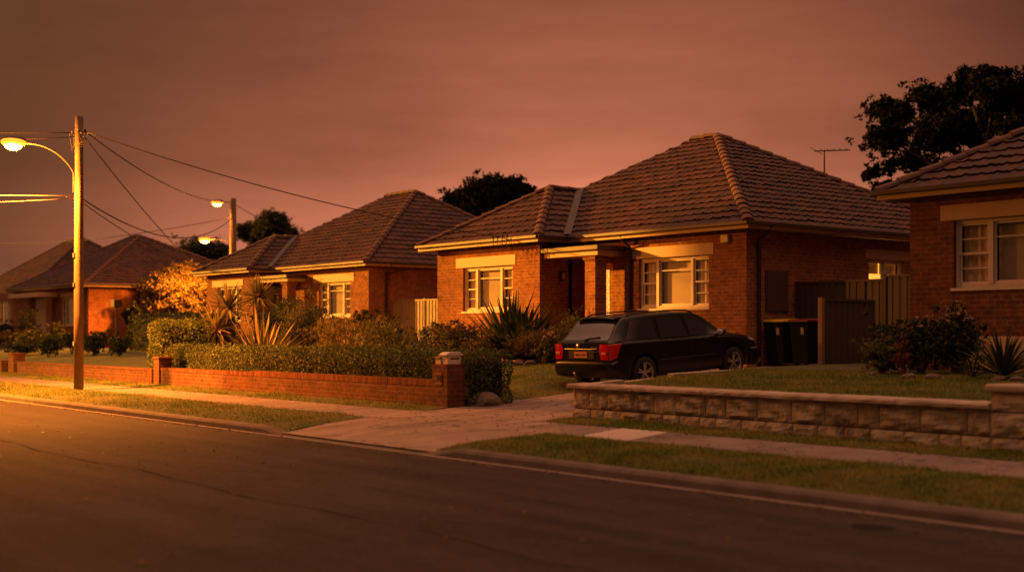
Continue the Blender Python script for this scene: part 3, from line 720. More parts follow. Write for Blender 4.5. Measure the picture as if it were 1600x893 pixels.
def house(name, label, P, group=None, seed=1):
    XL, XR, YM, YB, ZB, ZE = P['XL'], P['XR'], P['YM'], P['YB'], P['ZB'], P['ZE']
    oh = P.get('oh', .4); wing = P.get('wing'); bk = M[P.get('brick', 'brick')]
    t = thing(name, label, 'house', ((XL+XR)/2, (YM+YB)/2, ZB), group)
    ZT = ZE+.12; ztop = ZE+.02
    mb = MB(); wins = P['windows']
    def holes(face): return [(w_['a0'], w_['a1'], w_['z0'], w_['z1']) for w_ in wins if w_['face'] == face]
    z0 = ZB-.3
    XW = wing['XW'] if wing else XL
    hm = holes('main'); po = P.get('porch')
    if po: hm = hm+[(po['r0'], po['r1'], ZB+.25, 3.45)]
    # front, sides and back walls
    wall_face(mb, 'Y', YM, XW, XR, z0, ztop, hm if not po else [h for h in hm if h[0] != po['r0']]+[(po['r0'], po['r1'], z0, 3.45)], .12, 1)
    wall_face(mb, 'X', XR, YM, YB, z0, ztop, holes('right'), .12, -1)
    wall_face(mb, 'X', XL, wing['YW'] if wing else YM, YB, z0, ztop, [], .12, 1)
    wall_face(mb, 'Y', YB, XL, XR, z0, ztop, [], .12, -1)
    if wing:
        wall_face(mb, 'Y', wing['YW'], XL, XW, z0, ztop, holes('wing'), .12, 1)
        wall_face(mb, 'X', XW, wing['YW'], YM, z0, ztop, [], .12, -1)
    if po:       # recess behind the porch
        yr = YM+po['depth']
        mb.quad((po['r0'], YM, z0), (po['r0'], yr, z0), (po['r0'], yr, 3.45), (po['r0'], YM, 3.45))
        mb.quad((po['r1'], YM, z0), (po['r1'], yr, z0), (po['r1'], yr, 3.45), (po['r1'], YM, 3.45))
        mb.quad((po['r0'], yr, z0), (po['r1'], yr, z0), (po['r1'], yr, 3.45), (po['r0'], yr, 3.45))
        mb.quad((po['r0'], YM, 3.45), (po['r1'], YM, 3.45), (po['r1'], yr, 3.45), (po['r0'], yr, 3.45))
    o = mb.build('wall', bk, t)
    if P.get('plinth'):
        p = P['plinth']; MB().box(p[0], p[1], YM-.03, YM+.05, z0, p[2]).build('plinth', M['cream'], t, bevel=.008)
    for w_ in wins:
        ax, c, inw = {'main': ('Y', YM, 1), 'wing': ('Y', wing['YW'] if wing else 0, 1), 'right': ('X', XR, -1)}[w_['face']]
        window(t, ax, c, w_['a0'], w_['a1'], w_['z0'], w_['z1'], inw, w_.get('layout', 'triple'), w_.get('lit'))
        if w_.get('lt'): lintel(t, ax, c, w_.get('l0', w_['a0']-.12), w_.get('l1', w_['a1']+.12), w_['z1']+.003, w_['lt'], inw)
    # roof
    eL, eR, eF, eB = XL-oh, XR+oh, YM-oh, YB+oh; X0, X1, RY, RZ = P['RX0'], P['RX1'], P['RY'], P['RZ']
    A, B_, C_, D_ = (eL,eF,ZT), (eR,eF,ZT), (eR,eB,ZT), (eL,eB,ZT); p0, p1 = (X0,RY,RZ), (X1,RY,RZ)
    planes = [(A, B_, [A, B_, p1, p0]), (B_, C_, [B_, C_, p1]), (C_, D_, [C_, D_, p0, p1]), (D_, A, [D_, A, p0])]
    ridges = [(B_, p1), (C_, p1), (D_, p0), (A, p0), (p0, p1)]
    if wing:
        wF = wing['YW']-oh; wR = XW+oh; xc = (eL+wR)/2; ay, az = wing['AY'], wing['AZ']
        sl_ = (RZ-ZT)/(RY-eF); ye = eF+(az-ZT)/sl_
        a_, b_, ap, ed_ = (eL,wF,ZT), (wR,wF,ZT), (xc,ay,az), (xc,ye+.02,az)
        planes += [(a_, b_, [a_, b_, ap]), (b_, (wR,eF,ZT), [b_, (wR,eF+.02,ZT), ed_, ap]), ((eL,eF,ZT), a_, [(eL,eF+.3,ZT), a_, ap, ed_])]
        ridges = [r_ for r_ in ridges if r_[0] != A]+[(a_, ap), (b_, ap), (ap, ed_)]
        ridges.append(((xc-1.0*(ye-eF)*0, ye, az), p0)) if False else None
    ro = roof(t, planes, ridges, 'roof', seed)
    if wing:     # valley flashing
        p, q = Vector((wR, eF, ZT+.115)), Vector((xc, ye, az+.115)); d = (q-p).normalized(); sd = d.cross(Vector((0,0,1))).normalized()*.10
        MB().quad(p-sd, p+sd, q+sd, q-sd).build('valley_flashing', M['lead'], ro)
    # fascia, gutter, soffit
    fa = MB(); gu = MB(); sf = MB()
    segs = []
    if wing: segs = [((eL,eB),(eL,wF)), ((eL,wF),(wR,wF)), ((wR,wF),(wR,eF)), ((wR,eF),(eR,eF)), ((eR,eF),(eR,eB)), ((eR,eB),(eL,eB))]
    else: segs = [((eL,eB),(eL,eF)), ((eL,eF),(eR,eF)), ((eR,eF),(eR,eB)), ((eR,eB),(eL,eB))]
    for (p, q) in segs:
        p = Vector((*p, 0)); q = Vector((*q, 0)); d = (q-p).normalized(); nrm = Vector((d.y, -d.x, 0))    # outward
        m_ = (p+q)/2; hl_ = (q-p).length/2
        fa.obox(m_-nrm*.016+Vector((0,0,ZE+.075)), d*(hl_-.001), nrm*.014, Vector((0,0,.075)))
        gu.obox(m_+nrm*.052+Vector((0,0,ZE+.125)), d*(hl_+.045), nrm*.05, Vector((0,0,.042)))
    fa.build('fascia', M['cream'], t); gu.build('gutter', M['gutter'], t, bevel=.012)
    zs = ZE+.03
    if wing:
        sf.quad((eL+.03,wF+.03,zs), (wR-.03,wF+.03,zs), (wR-.03,eF+.03,zs), (eL+.03,eF+.03,zs)); sf.quad((wR-.032,eF+.03,zs), (eR-.03,eF+.03,zs), (eR-.03,YM+.1,zs), (wR-.032,YM+.1,zs))
    else: sf.quad((eL+.03,eF+.03,zs), (eR-.03,eF+.03,zs), (eR-.03,YM+.1,zs), (eL+.03,YM+.1,zs))
    sf.quad((XR-.1,YM+.1,zs-.001), (eR-.03,YM+.1,zs-.001), (eR-.03,eB-.03,zs-.001), (XR-.1,eB-.03,zs-.001))
    sf.build('soffit', M['soffit'], t)
    # porch: flat two-step canopy, brick pillar, floor, door, sidelight, wall lamp
    if po:
        yF, xr = po['yF'], po['xr']; zc = po['zc']
        c2 = MB(); c2.box(XW+.003, xr, yF, YM-.003, zc, zc+.13); c2.build('porch_canopy', M['cream'], t, bevel=.008)
        c3 = MB(); c3.box(XW+.003, xr+.10, yF-.10, YM-.003, zc+.132, zc+.25); c3.build('canopy_gutter', M['gutter'], t, bevel=.01)
        pw = .38; pl = MB(); pl.box(xr-.2-pw, xr-.2, yF+.1, yF+.1+pw, ZB-.3, zc-.10); pl.box(xr-.24-pw, xr-.16, yF+.06, yF+.14+pw, zc-.10, zc-.002)
        pl.build('porch_pillar', bk, t)
        MB().box(XW+.003, xr+.05, yF-.1, YM+po['depth']-.003, ZB-.3, ZB+.28).build('porch_floor', M['path'], t)
        yd = YM+po['depth']; dr = MB(); d0 = po['r0']+.12; d1 = d0+.86
        dr.box(d0, d1, yd-.05, yd-.004, ZB+.28, ZB+2.33); dr.box(d0+.12, d1-.12, yd-.062, yd-.049, ZB+.5, ZB+1.2); dr.box(d0+.12, d1-.12, yd-.062, yd-.049, ZB+1.35, ZB+2.15)
        do = dr.build('door', M['timber_dark'], t, bevel=.006)
        MB().ell((d0+.07, yd-.09, ZB+1.3), (.028, .03, .028)).build('handle', M['metal'], do, smooth=True)
        if po.get('side'):
            s0, s1 = po['side']; MB().box(s0, s1, YM-.012, YM+.02, ZB+.35, 3.12).build('sidelight', M['amber'], t)
        lx, ly, lz = XW, po['lamp'], 3.0
        lm = MB(); lm.box(lx, lx+.03, ly-.05, ly+.05, lz-.12, lz+.12); lm.tube([(lx+.02,ly,lz+.08), (lx+.11,ly,lz+.13)], .012, 6); lm.lathe([(.02,.13), (.065,.11), (.07,.09)], (lx+.11, ly, lz), n=12)
        wl = lm.build('wall_lamp', M['black'], t); MB().lathe([(.0,.09), (.05,.085), (.055,-.05), (.0,-.08)], (lx+.11, ly, lz), n=12).build('lamp_glass', M['lampglass'], wl, smooth=True)
    for (face, a, zz0, zz1, fold) in P.get('pipes', []):
        mb = MB()
        if face == 'right': pts = [(XR+oh-.02, a, ZE+.10), (XR+oh-.05, a, ZE-.02), (XR+.055, a, ZE-.22), (XR+.055, a, zz0)]
        else: pts = [(a, YM-oh+.02, ZE+.10), (a, YM-oh+.05, ZE-.02), (a, YM-.055, ZE-.22), (a, YM-.055, zz0)]
        mb.tube(pts, .045, 10); mb.build('downpipe', M[fold], t, smooth=True)
    return t
m, nt, b = newmat('amber_pattern_glass'); co = objco(nt)
vo = N(nt, 'ShaderNodeTexVoronoi'); vo.inputs['Scale'].default_value = 26; L(nt, co, vo.inputs['Vector'])
c = ramp(nt, vo.outputs['Distance'], [(.15, (.95, .48, .10)), (.6, (.55, .22, .03))])
L(nt, c, b.inputs['Base Color']); L(nt, c, b.inputs['Emission Color']); b.inputs['Emission Strength'].default_value = .75; b.inputs['Roughness'].default_value = .2
bump(nt, b, vo.outputs['Distance'], .6, .02); M['amber'] = m
M['lampglass'] = nmat('lamp_glass', (.62, .46, .28), None, rough=.15)
M['skyreflect'] = emitmat('sky_reflection', (1., .42, .06), .9)  # emissive colour standing in for the sky's reflection in the side window

# ------------------------------------------------------------------ house in the middle
yM, yW = 22.4, 21.4
h1 = house('brick_house', 'brick bungalow with the lit amber sidelight behind the black wagon', dict(
    XL=-30.2, XR=-19.45, YM=yM, YB=31.8, ZB=.72, ZE=3.85, RX0=-25.9, RX1=-24.95, RY=27.5, RZ=7.13,
    wing=dict(XW=-25.6, YW=yW, AY=23.7, AZ=5.62),
    windows=[dict(face='main', a0=PX(998, yM), a1=PX(1107.5, yM), z0=2.10, z1=3.34, lt=3.62, l0=PX(985, yM), l1=PX(1115.5, yM)),
             dict(face='wing', a0=PX(723.5, yW), a1=PX(801, yW), z0=2.10, z1=3.32, lt=3.60, l0=PX(713, yW), l1=PX(806, yW)),
             dict(face='right', a0=27.0, a1=28.5, z0=2.55, z1=3.36, lt=3.60, l0=26.85, l1=29.0, layout='pair', lit=M['skyreflect'])],
    porch=dict(r0=-25.6+.002, r1=-24.18, depth=.85, yF=21.52, xr=-23.5, zc=3.44, side=(PX(946, 22.4), PX(952.5, 22.4)), lamp=22.12),
    pipes=[('main', -23.2, .7, 3.8, 'gutter'), ('right', 22.78, .7, 3.8, 'gutter')]), 'brick bungalows', 3)
# alarm box, meter box, service bracket
MB().box(PX(1129.5, yM)-.0, PX(1141, yM), yM-.09, yM-.002, PZ(1135, 379, yM), PZ(1135, 366.5, yM)).build('alarm_box', M['white'], h1, bevel=.012)
mb = MB(); mb.box(-19.448, -19.42, 23.05, 23.85, 1.98, 2.95); mb.box(-19.421, -19.405, 23.09, 23.81, 2.02, 2.91); mb.build('meter_box', nmat('meter_brown', (.10, .045, .03), None, rough=.6), h1, bevel=.006)
bx0 = PX(782, 21.0)
mb = MB(); mb.tube([(bx0-.3, 20.93, 3.97), (bx0+.55, 20.93, 4.0)], .018, 6)
for i in range(4):
    mb.lathe([(.0,-.05), (.035,-.04), (.02,0), (.035,.03), (0,.05)], (bx0-.2+i*.2, 20.9, 4.05), n=8)
for i in range(5):
    q = bx0-.2+i*.19; mb.tube([(q, 20.9, 4.02), (q+.05, 20.88, 3.85), (q+.14, 20.95, 3.74-.05*(i % 2)), (q+.22, 21.1, 3.80), (q+.3, 21.36, 3.78)], .011, 5)
mb.build('service_bracket', M['wire'], h1)
# ------------------------------------------------------------------ house on its left
yM2, yW2 = 24.2, 23.3
XR2 = PX(576, yM2); XW2 = -45.3; XL2 = -49.4
h2 = house('brick_house', 'brick bungalow left of the beige fence panel, half hidden by garden shrubs', dict(
    XL=XL2, XR=XR2, YM=yM2, YB=34, ZB=.78, ZE=3.85, RX0=-45.0, RX1=-42.9, RY=29.3, RZ=7.2,
    wing=dict(XW=XW2, YW=yW2, AY=25.3, AZ=5.45),
    windows=[dict(face='main', a0=PX(498, yM2), a1=PX(547.6, yM2), z0=2.1, z1=3.36, lt=3.66, l0=PX(490, yM2), l1=PX(553.5, yM2)),
             dict(face='wing', a0=PX(340, yW2), a1=PX(377, yW2), z0=2.0, z1=3.36, lt=3.63, l0=PX(332, yW2), l1=PX(380, yW2))],
    porch=dict(r0=XW2+.002, r1=PX(455, yM2), depth=.9, yF=23.42, xr=PX(452, 23.5), zc=3.44, lamp=23.75),
    pipes=[('right', 24.9, .7, 3.8, 'gutter')]), 'brick bungalows', 17)
# ------------------------------------------------------------------ house on the right, cut by the frame
yM3 = 19.66
XL3 = -13.3
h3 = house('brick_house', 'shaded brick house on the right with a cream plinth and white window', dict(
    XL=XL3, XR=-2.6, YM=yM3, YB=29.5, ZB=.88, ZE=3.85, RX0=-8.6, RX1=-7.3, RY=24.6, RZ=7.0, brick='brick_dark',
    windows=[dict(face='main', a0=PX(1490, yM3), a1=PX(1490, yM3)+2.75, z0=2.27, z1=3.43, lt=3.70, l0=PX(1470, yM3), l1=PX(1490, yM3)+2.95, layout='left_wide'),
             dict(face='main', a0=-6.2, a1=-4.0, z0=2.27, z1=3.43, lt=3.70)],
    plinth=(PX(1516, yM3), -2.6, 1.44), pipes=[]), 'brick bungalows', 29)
# ------------------------------------------------------------------ far houses at the left edge
y4 = 23.8
h4 = house('brick_house', 'blurred brick house at the left edge, its side wall lit orange by the lamp', dict(
    XL=-75.6, XR=-64.2, YM=y4, YB=34.5, ZB=.8, ZE=3.85, RX0=-71.2, RX1=-70.0, RY=28.9, RZ=7.0, brick='brick',
    windows=[dict(face='main', a0=PX(95, y4), a1=PX(118, y4), z0=1.9, z1=3.4, lt=3.62), dict(face='main', a0=PX(-6, y4), a1=PX(17, y4), z0=1.6, z1=3.4)],
    pipes=[('right', 26.4, .7, 3.8, 'gutter')]), 'brick bungalows', 41)
xa, xb = PX(44, y4), PX(92, y4)
MB().box(xa, xb, y4-1.1, y4-.02, 3.42, 3.66).build('porch_canopy', M['cream'], h4)
MB().box(PX(66, y4), PX(82, y4), y4-.35, y4-.02, .8, 3.4).build('porch_pillar', M['cream'], h4)
h5 = house('brick_house', 'darkest far roof rising behind the house at the left edge', dict(
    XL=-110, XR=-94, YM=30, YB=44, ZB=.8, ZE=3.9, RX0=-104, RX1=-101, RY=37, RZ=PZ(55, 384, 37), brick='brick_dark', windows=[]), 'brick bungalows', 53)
# ================================================================== GARDEN WALLS
t = thing('brick_garden_wall', 'low brick garden wall in front of the long clipped hedge', 'garden wall', (-24.5, 13.3, .15))
x0w, x1w, xm = -30.62, -18.755, PX(388, 13.2)
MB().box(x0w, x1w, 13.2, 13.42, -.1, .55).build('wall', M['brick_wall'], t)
mb = MB(); xx = x0w
while xx < x1w-.02:
    e = min(xx+.0858, x1w); top = .635 if xx < xm else .665
    mb.box(xx+.004, e-.004, 13.192+random.uniform(-.003,.003), 13.428, .552, top+random.uniform(-.003,.003)); xx += .0858
mb.box(x0w+.01, x1w-.01, 13.2, 13.42, .55, .62)
o = mb.build('brick_coping', M['brick_unit'], t)
# pillar with number
t = thing('brick_pier', 'brick gate pillar with an engraved house number under the letterbox', 'pillar', (-18.52, 13.37, .15))
p0x, p1x, p0y, p1y = -18.75, -18.29, 13.17, 13.55
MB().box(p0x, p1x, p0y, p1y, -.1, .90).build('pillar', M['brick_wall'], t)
mb = MB(); xx = p0x
for i in range(5):
    mb.box(p0x+i*.092+.004, p0x+(i+1)*.092-.004, p0y-.006, p1y+.006, .902, .945+random.uniform(-.003,.003))
mb.box(p0x+.006, p1x-.006, p0y, p1y, .90, .936)
mb.build('brick_coping', M['brick_unit'], t)
def text(name, s, size, m, parent, loc, rot, ext=.003, align='CENTER', bold=False):
    cu = bpy.data.curves.new(name, 'FONT'); cu.body = s; cu.size = size; cu.extrude = ext; cu.align_x = align; cu.align_y = 'CENTER'
    if bold: cu.offset = size*.018
    to = bpy.data.objects.new('tmp', cu); COL.objects.link(to)
    dg = bpy.context.evaluated_depsgraph_get(); me = bpy.data.meshes.new_from_object(to.evaluated_get(dg))
    bpy.data.objects.remove(to); me.materials.clear(); me.materials.append(m); me.name = name
    o = bpy.data.objects.new(name, me); COL.objects.link(o); o.parent = parent
    lp = Vector(loc)-(parent.location if parent.type == 'EMPTY' and parent.get('_w') else Vector())
    o.location = lp; o.rotation_euler = rot; return o
pl = MB().box(-18.635, -18.445, p0y-.014, p0y-.001, .58, .80).build('number_plaque', nmat('plaque_clay', (.26, .12, .06), (.2, .085, .045), 20, .8), t, bevel=.003)
text('house_number', '28', .17, nmat('number_dark', (.03, .014, .01)), pl, (-18.54, p0y-.016, .695), (R(90), 0, 0), .003, bold=True)
# letterbox on it
t = thing('letterbox', 'white letterbox with a pitched lid on the brick gate pillar', 'letterbox', (-18.45, 13.36, .94))
mb = MB(); mb.prism([(13.22,.945), (13.50,.945), (13.51,1.10), (13.21,1.10)], -18.52, -18.33, 'X'); mb.build('body', M['white'], t, bevel=.006)
mb = MB(); mb.prism([(13.17,1.10), (13.545,1.10), (13.545,1.125), (13.47,1.165), (13.25,1.165), (13.17,1.125)], -18.54, -18.31, 'X'); mb.build('lid', M['white'], t, bevel=.006)
mb = MB(); mb.box(-18.69, -18.522, 13.20, 13.36, .945, 1.045); mb.build('newspaper_holder', M['cream'], t, bevel=.006)
mb = MB(); mb.prism([(13.18,1.046), (13.38,1.046), (13.37,1.075), (13.28,1.10), (13.19,1.075)], -18.70, -18.523, 'X'); mb.build('holder_roof', nmat('rusty_red', (.16, .06, .035), (.11,.045,.03), 12, .7), t, bevel=.005)
MB().box(-18.33, -18.3275, 13.27, 13.46, 1.035, 1.06).build('slot', M['black'], t)
# pier at the left end + dark hedge post gap
t = thing('brick_pier', 'narrow brick pier ending the wall below the tall hedge', 'pillar', (-30.85, 13.35, .15))
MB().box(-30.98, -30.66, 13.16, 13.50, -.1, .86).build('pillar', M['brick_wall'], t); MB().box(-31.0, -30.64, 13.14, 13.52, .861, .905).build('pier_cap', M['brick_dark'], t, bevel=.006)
# neighbour's front wall with pier
t = thing('brick_garden_wall', 'low brick wall left of the timber pole, in front of round shrubs', 'garden wall', (-40, 13.4, .15))
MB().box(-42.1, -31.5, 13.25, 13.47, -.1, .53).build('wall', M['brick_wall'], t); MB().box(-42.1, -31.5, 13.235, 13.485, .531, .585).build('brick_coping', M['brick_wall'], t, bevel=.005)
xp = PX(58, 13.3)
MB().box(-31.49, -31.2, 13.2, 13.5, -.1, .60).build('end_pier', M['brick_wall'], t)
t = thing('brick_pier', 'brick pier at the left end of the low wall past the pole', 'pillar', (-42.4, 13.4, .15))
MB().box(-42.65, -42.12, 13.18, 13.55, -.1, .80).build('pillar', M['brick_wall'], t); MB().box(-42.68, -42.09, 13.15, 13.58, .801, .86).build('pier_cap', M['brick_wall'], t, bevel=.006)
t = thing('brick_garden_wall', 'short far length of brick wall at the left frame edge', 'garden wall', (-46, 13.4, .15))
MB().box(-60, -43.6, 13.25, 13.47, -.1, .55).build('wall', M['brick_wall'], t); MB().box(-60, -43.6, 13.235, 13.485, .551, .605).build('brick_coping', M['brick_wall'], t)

# ---------------- sandstone retaining wall on the right
def stone_blocks(mb, x0, x1, z0, z1, y, seed, lens=(.42, .72), depth=.26, dirx=True):
    r = random.Random(seed); x = x0
    while x < x1-.05:
        l = r.uniform(*lens); e = min(x+l, x1)
        if x1-e < .2: e = x1
        nx, nz = 9, 6; o = len(mb.v); vs = []
        ph = [r.uniform(0, 6.3) for _ in range(6)]; bl = r.uniform(.025, .07)
        for k in range(nz+1):
            for i in range(nx+1):
                u, v_ = i/nx, k/nz; px = x+.005+(e-x-.010)*u; pz = z0+.005+(z1-z0-.010)*v_
                edge = min(1, 7*min(u, 1-u)*(e-x)/.5)*min(1, 6*min(v_, 1-v_))
                d = edge**.6*bl*(.55+.3*math.sin(6*u+ph[0])*math.sin(5*v_+ph[1])+.25*math.sin(13*u+ph[2]+4*v_)+.3*math.sin(9*v_+ph[3]+5*u))+edge*r.uniform(-.005,.005)
                vs.append((px, y-d, pz) if dirx else (y+d, px, pz))
        fs = [(k*(nx+1)+i, k*(nx+1)+i+1, (k+1)*(nx+1)+i+1, (k+1)*(nx+1)+i) for k in range(nz) for i in range(nx)]
        mb.add(vs, fs)
        x = e
m, nt, b = newmat('sandstone'); co = objco(nt); g = N(nt, 'ShaderNodeNewGeometry')
c = ramp(nt, g.outputs['Random Per Island'], [(0, (.42, .335, .22)), (.35, (.63, .51, .36)), (.7, (.50, .42, .31)), (1, (.70, .58, .40))])
f = ramp(nt, noise(nt, co, 3.2, 6, .65), [(.34, 0.), (.66, 1.)]); c = mixc(nt, f, c, mixc(nt, .5, c, (.15, .10, .06)))
f = ramp(nt, noise(nt, co, 1.7, 5, .7), [(.56, 0.), (.72, .75)]); c = mixc(nt, f, c, (.065, .05, .035))
L(nt, c, b.inputs['Base Color']); b.inputs['Roughness'].default_value = .95; b.inputs['Specular IOR Level'].default_value = .2
bump(nt, b, noise(nt, co, 30, 5, .7), .7, .02); M['stone'] = m
M['stone_cap'] = nmat('sandstone_cap', (.54, .42, .32), (.30, .225, .165), 2.4, .95, .6, 40, detail=8)
M['stone_joint'] = nmat('stone_joint', (.13, .09, .06), (.08, .06, .04), 6, 1)
t = thing('sandstone_wall', 'two-course sandstone retaining wall with a long capping beside the driveway', 'retaining wall', (-11.5, 13.3, .18))
xa, xb = -14.97, PX(1551, 13.2)
mb = MB(); stone_blocks(mb, xa, xb, .02, .335, 13.2-.02, 5, (.28, .5)); stone_blocks(mb, xa, xb, .338, .635, 13.2, 8, (.3, .62))
stone_blocks(mb, 13.2, 14.2, .02, .335, xa, 3, (.4, .6), dirx=False)
mb.build('stone_course', M['stone'], t)
mb = MB(); mb.box(xa+.02, xb, 13.215, 13.44, -.1, .632); mb.build('wall_core', M['stone_joint'], t)
mb = MB(); x = xa-.06; r_ = random.Random(4)
while x < xb:
    e = min(x+r_.uniform(1.3, 1.9), xb)
    n = 14; prof = [(13.125,.640), (13.105,.655), (13.105,.69), (13.125,.712), (13.47,.722), (13.47,.640)]; o = len(mb.v); vs = []
    for i in range(n+1):
        xx = x+.004+(e-x-.008)*i/n
        for (yy, zz) in prof: vs.append((xx, yy+r_.uniform(-.006,.006), zz+r_.uniform(-.004,.004)))
    fs = [(i*6+j, i*6+(j+1)%6, (i+1)*6+(j+1)%6, (i+1)*6+j) for i in range(n) for j in range(6)]+[tuple(range(6)), tuple(range(n*6, n*6+6))]
    mb.add(vs, fs); x = e
mb.build('capping', M['stone_cap'], t)
t = thing('sandstone_pier', 'sandstone pier standing taller at the right frame edge', 'pillar', (xb+1, 13.3, .18))
mb = MB(); stone_blocks(mb, xb+.002, xb+2.6, .02, .335, 13.17, 15, (.42, .6)); stone_blocks(mb, xb+.002, xb+2.6, .338, .62, 13.16, 21, (.5, .8)); stone_blocks(mb, xb+.002, xb+2.6, .623, .84, 13.16, 22, (.5, .8))
stone_blocks(mb, 13.16, 13.6, .62, .84, xb, 9, (.4, .6), dirx=False)
mb.build('stone_course', M['stone'], t)
MB().box(xb+.02, xb+2.6, 13.18, 13.6, -.1, .838).build('wall_core', M['stone_joint'], t)
MB().box(xb-.04, xb+2.62, 13.09, 13.64, .842, .93).build('capping', M['stone_cap'], t, bevel=.03, seg=3)
# low edging along the driveway, stepped once
t = thing('driveway_edging', 'low concrete edging between the driveway and the raised lawn', 'edging', (-15.6, 17, .6))
mb = MB(); pts = [13.45, 14.5, 15.5, 16.6]
for y0, y1 in zip(pts[:-1], pts[1:]):
    mb.add([(XRd(y0)-.06,y0,.1),(XRd(y0)+.10,y0,.1),(XRd(y1)+.10,y1,.1),(XRd(y1)-.06,y1,.1),(XRd(y0)-.06,y0,.70),(XRd(y0)+.10,y0,.70),(XRd(y1)+.10,y1,.735),(XRd(y1)-.06,y1,.735)], [(0,3,2,1),(4,5,6,7),(0,1,5,4),(1,2,6,5),(2,3,7,6),(3,0,4,7)])
mb.build('lower_edging', M['stone_cap'], t, bevel=.01)
mb = MB(); pts = [16.0, 17.5, 19.0, 20.3, 21.0]
for y0, y1 in zip(pts[:-1], pts[1:]):
    za = lambda y: .80+.012*(y-16)
    mb.add([(XRd(y0)-.02,y0,.1),(XRd(y0)+.14,y0,.1),(XRd(y1)+.14,y1,.1),(XRd(y1)-.02,y1,.1),(XRd(y0)-.02,y0,za(y0)),(XRd(y0)+.14,y0,za(y0)),(XRd(y1)+.14,y1,za(y1)),(XRd(y1)-.02,y1,za(y1))], [(0,3,2,1),(4,5,6,7),(0,1,5,4),(1,2,6,5),(2,3,7,6),(3,0,4,7)])
mb.build('upper_edging', M['stone_cap'], t, bevel=.01)

# ================================================================== FENCES (ribbed steel)
def ribbed(mb, p, q, z0, z1, pitch=.19, amp=.022, side=1):
    p = Vector((*p, 0)); q = Vector((*q, 0)); d = (q-p).normalized(); n = Vector((d.y, -d.x, 0))*side; ln = (q-p).length
    prof = [(0, 0), (.32, 0), (.42, 1), (.9, 1), (1., 0)]; pts = []
    k = 0
    while k*pitch < ln:
        for (u, a) in prof[:-1]:
            s = (k+u)*pitch
            if s <= ln: pts.append(p+d*s+n*(a*amp))
        k += 1
    pts.append(q)
    for a, b_ in zip(pts[:-1], pts[1:]): mb.quad((a.x,a.y,z0), (b_.x,b_.y,z0), (b_.x,b_.y,z1), (a.x,a.y,z1))
def steel_fence(name, label, runs, posts, m, group='steel fences', pm=None):
    t = thing(name, label, 'fence', (*runs[0][0], runs[0][2]), group)
    mb = MB(); rl = MB()
    for (p, q, z0, z1) in runs:
        ribbed(mb, p, q, z0, z1-.03)
        pv, qv = Vector((*p, 0)), Vector((*q, 0)); d = (qv-pv).normalized(); n = Vector((d.y, -d.x, 0))
        for zz in (z1-.02, z0+.04): rl.obox((pv+qv)/2+n*.01+Vector((0,0,zz)), d*((qv-pv).length/2), n*.028, Vector((0,0,.025)))
    mb.build('sheet_panel', M[m], t); rl.build('rail', M[m], t)
    for (p, z0, z1) in posts: MB().box(p[0]-.03, p[0]+.03, p[1]-.045, p[1]+.02, z0, z1).build('post', M[pm or m], t)
    return t
yf = 24.15; xg = PX(1351, yf)
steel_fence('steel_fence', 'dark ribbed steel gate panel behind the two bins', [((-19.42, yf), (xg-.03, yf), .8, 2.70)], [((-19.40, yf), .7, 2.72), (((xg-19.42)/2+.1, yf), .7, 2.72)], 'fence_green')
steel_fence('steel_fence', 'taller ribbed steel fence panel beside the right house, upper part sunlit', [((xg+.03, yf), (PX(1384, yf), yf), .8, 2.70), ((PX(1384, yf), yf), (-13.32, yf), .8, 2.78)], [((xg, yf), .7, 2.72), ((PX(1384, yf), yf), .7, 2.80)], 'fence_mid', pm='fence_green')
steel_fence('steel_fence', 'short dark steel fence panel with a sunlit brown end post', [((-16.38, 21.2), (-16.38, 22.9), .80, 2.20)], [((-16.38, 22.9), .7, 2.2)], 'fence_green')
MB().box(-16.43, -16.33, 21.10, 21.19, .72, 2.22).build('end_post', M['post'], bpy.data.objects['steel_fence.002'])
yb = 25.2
steel_fence('steel_fence', 'beige ribbed steel fence panel in the gap between the two bungalows', [((XR2+.02, yb), (-30.22, yb), .75, 2.66)], [((PX(629, yb), yb), .7, 2.70), ((PX(664, yb), yb), .7, 2.70)], 'fence_beige')

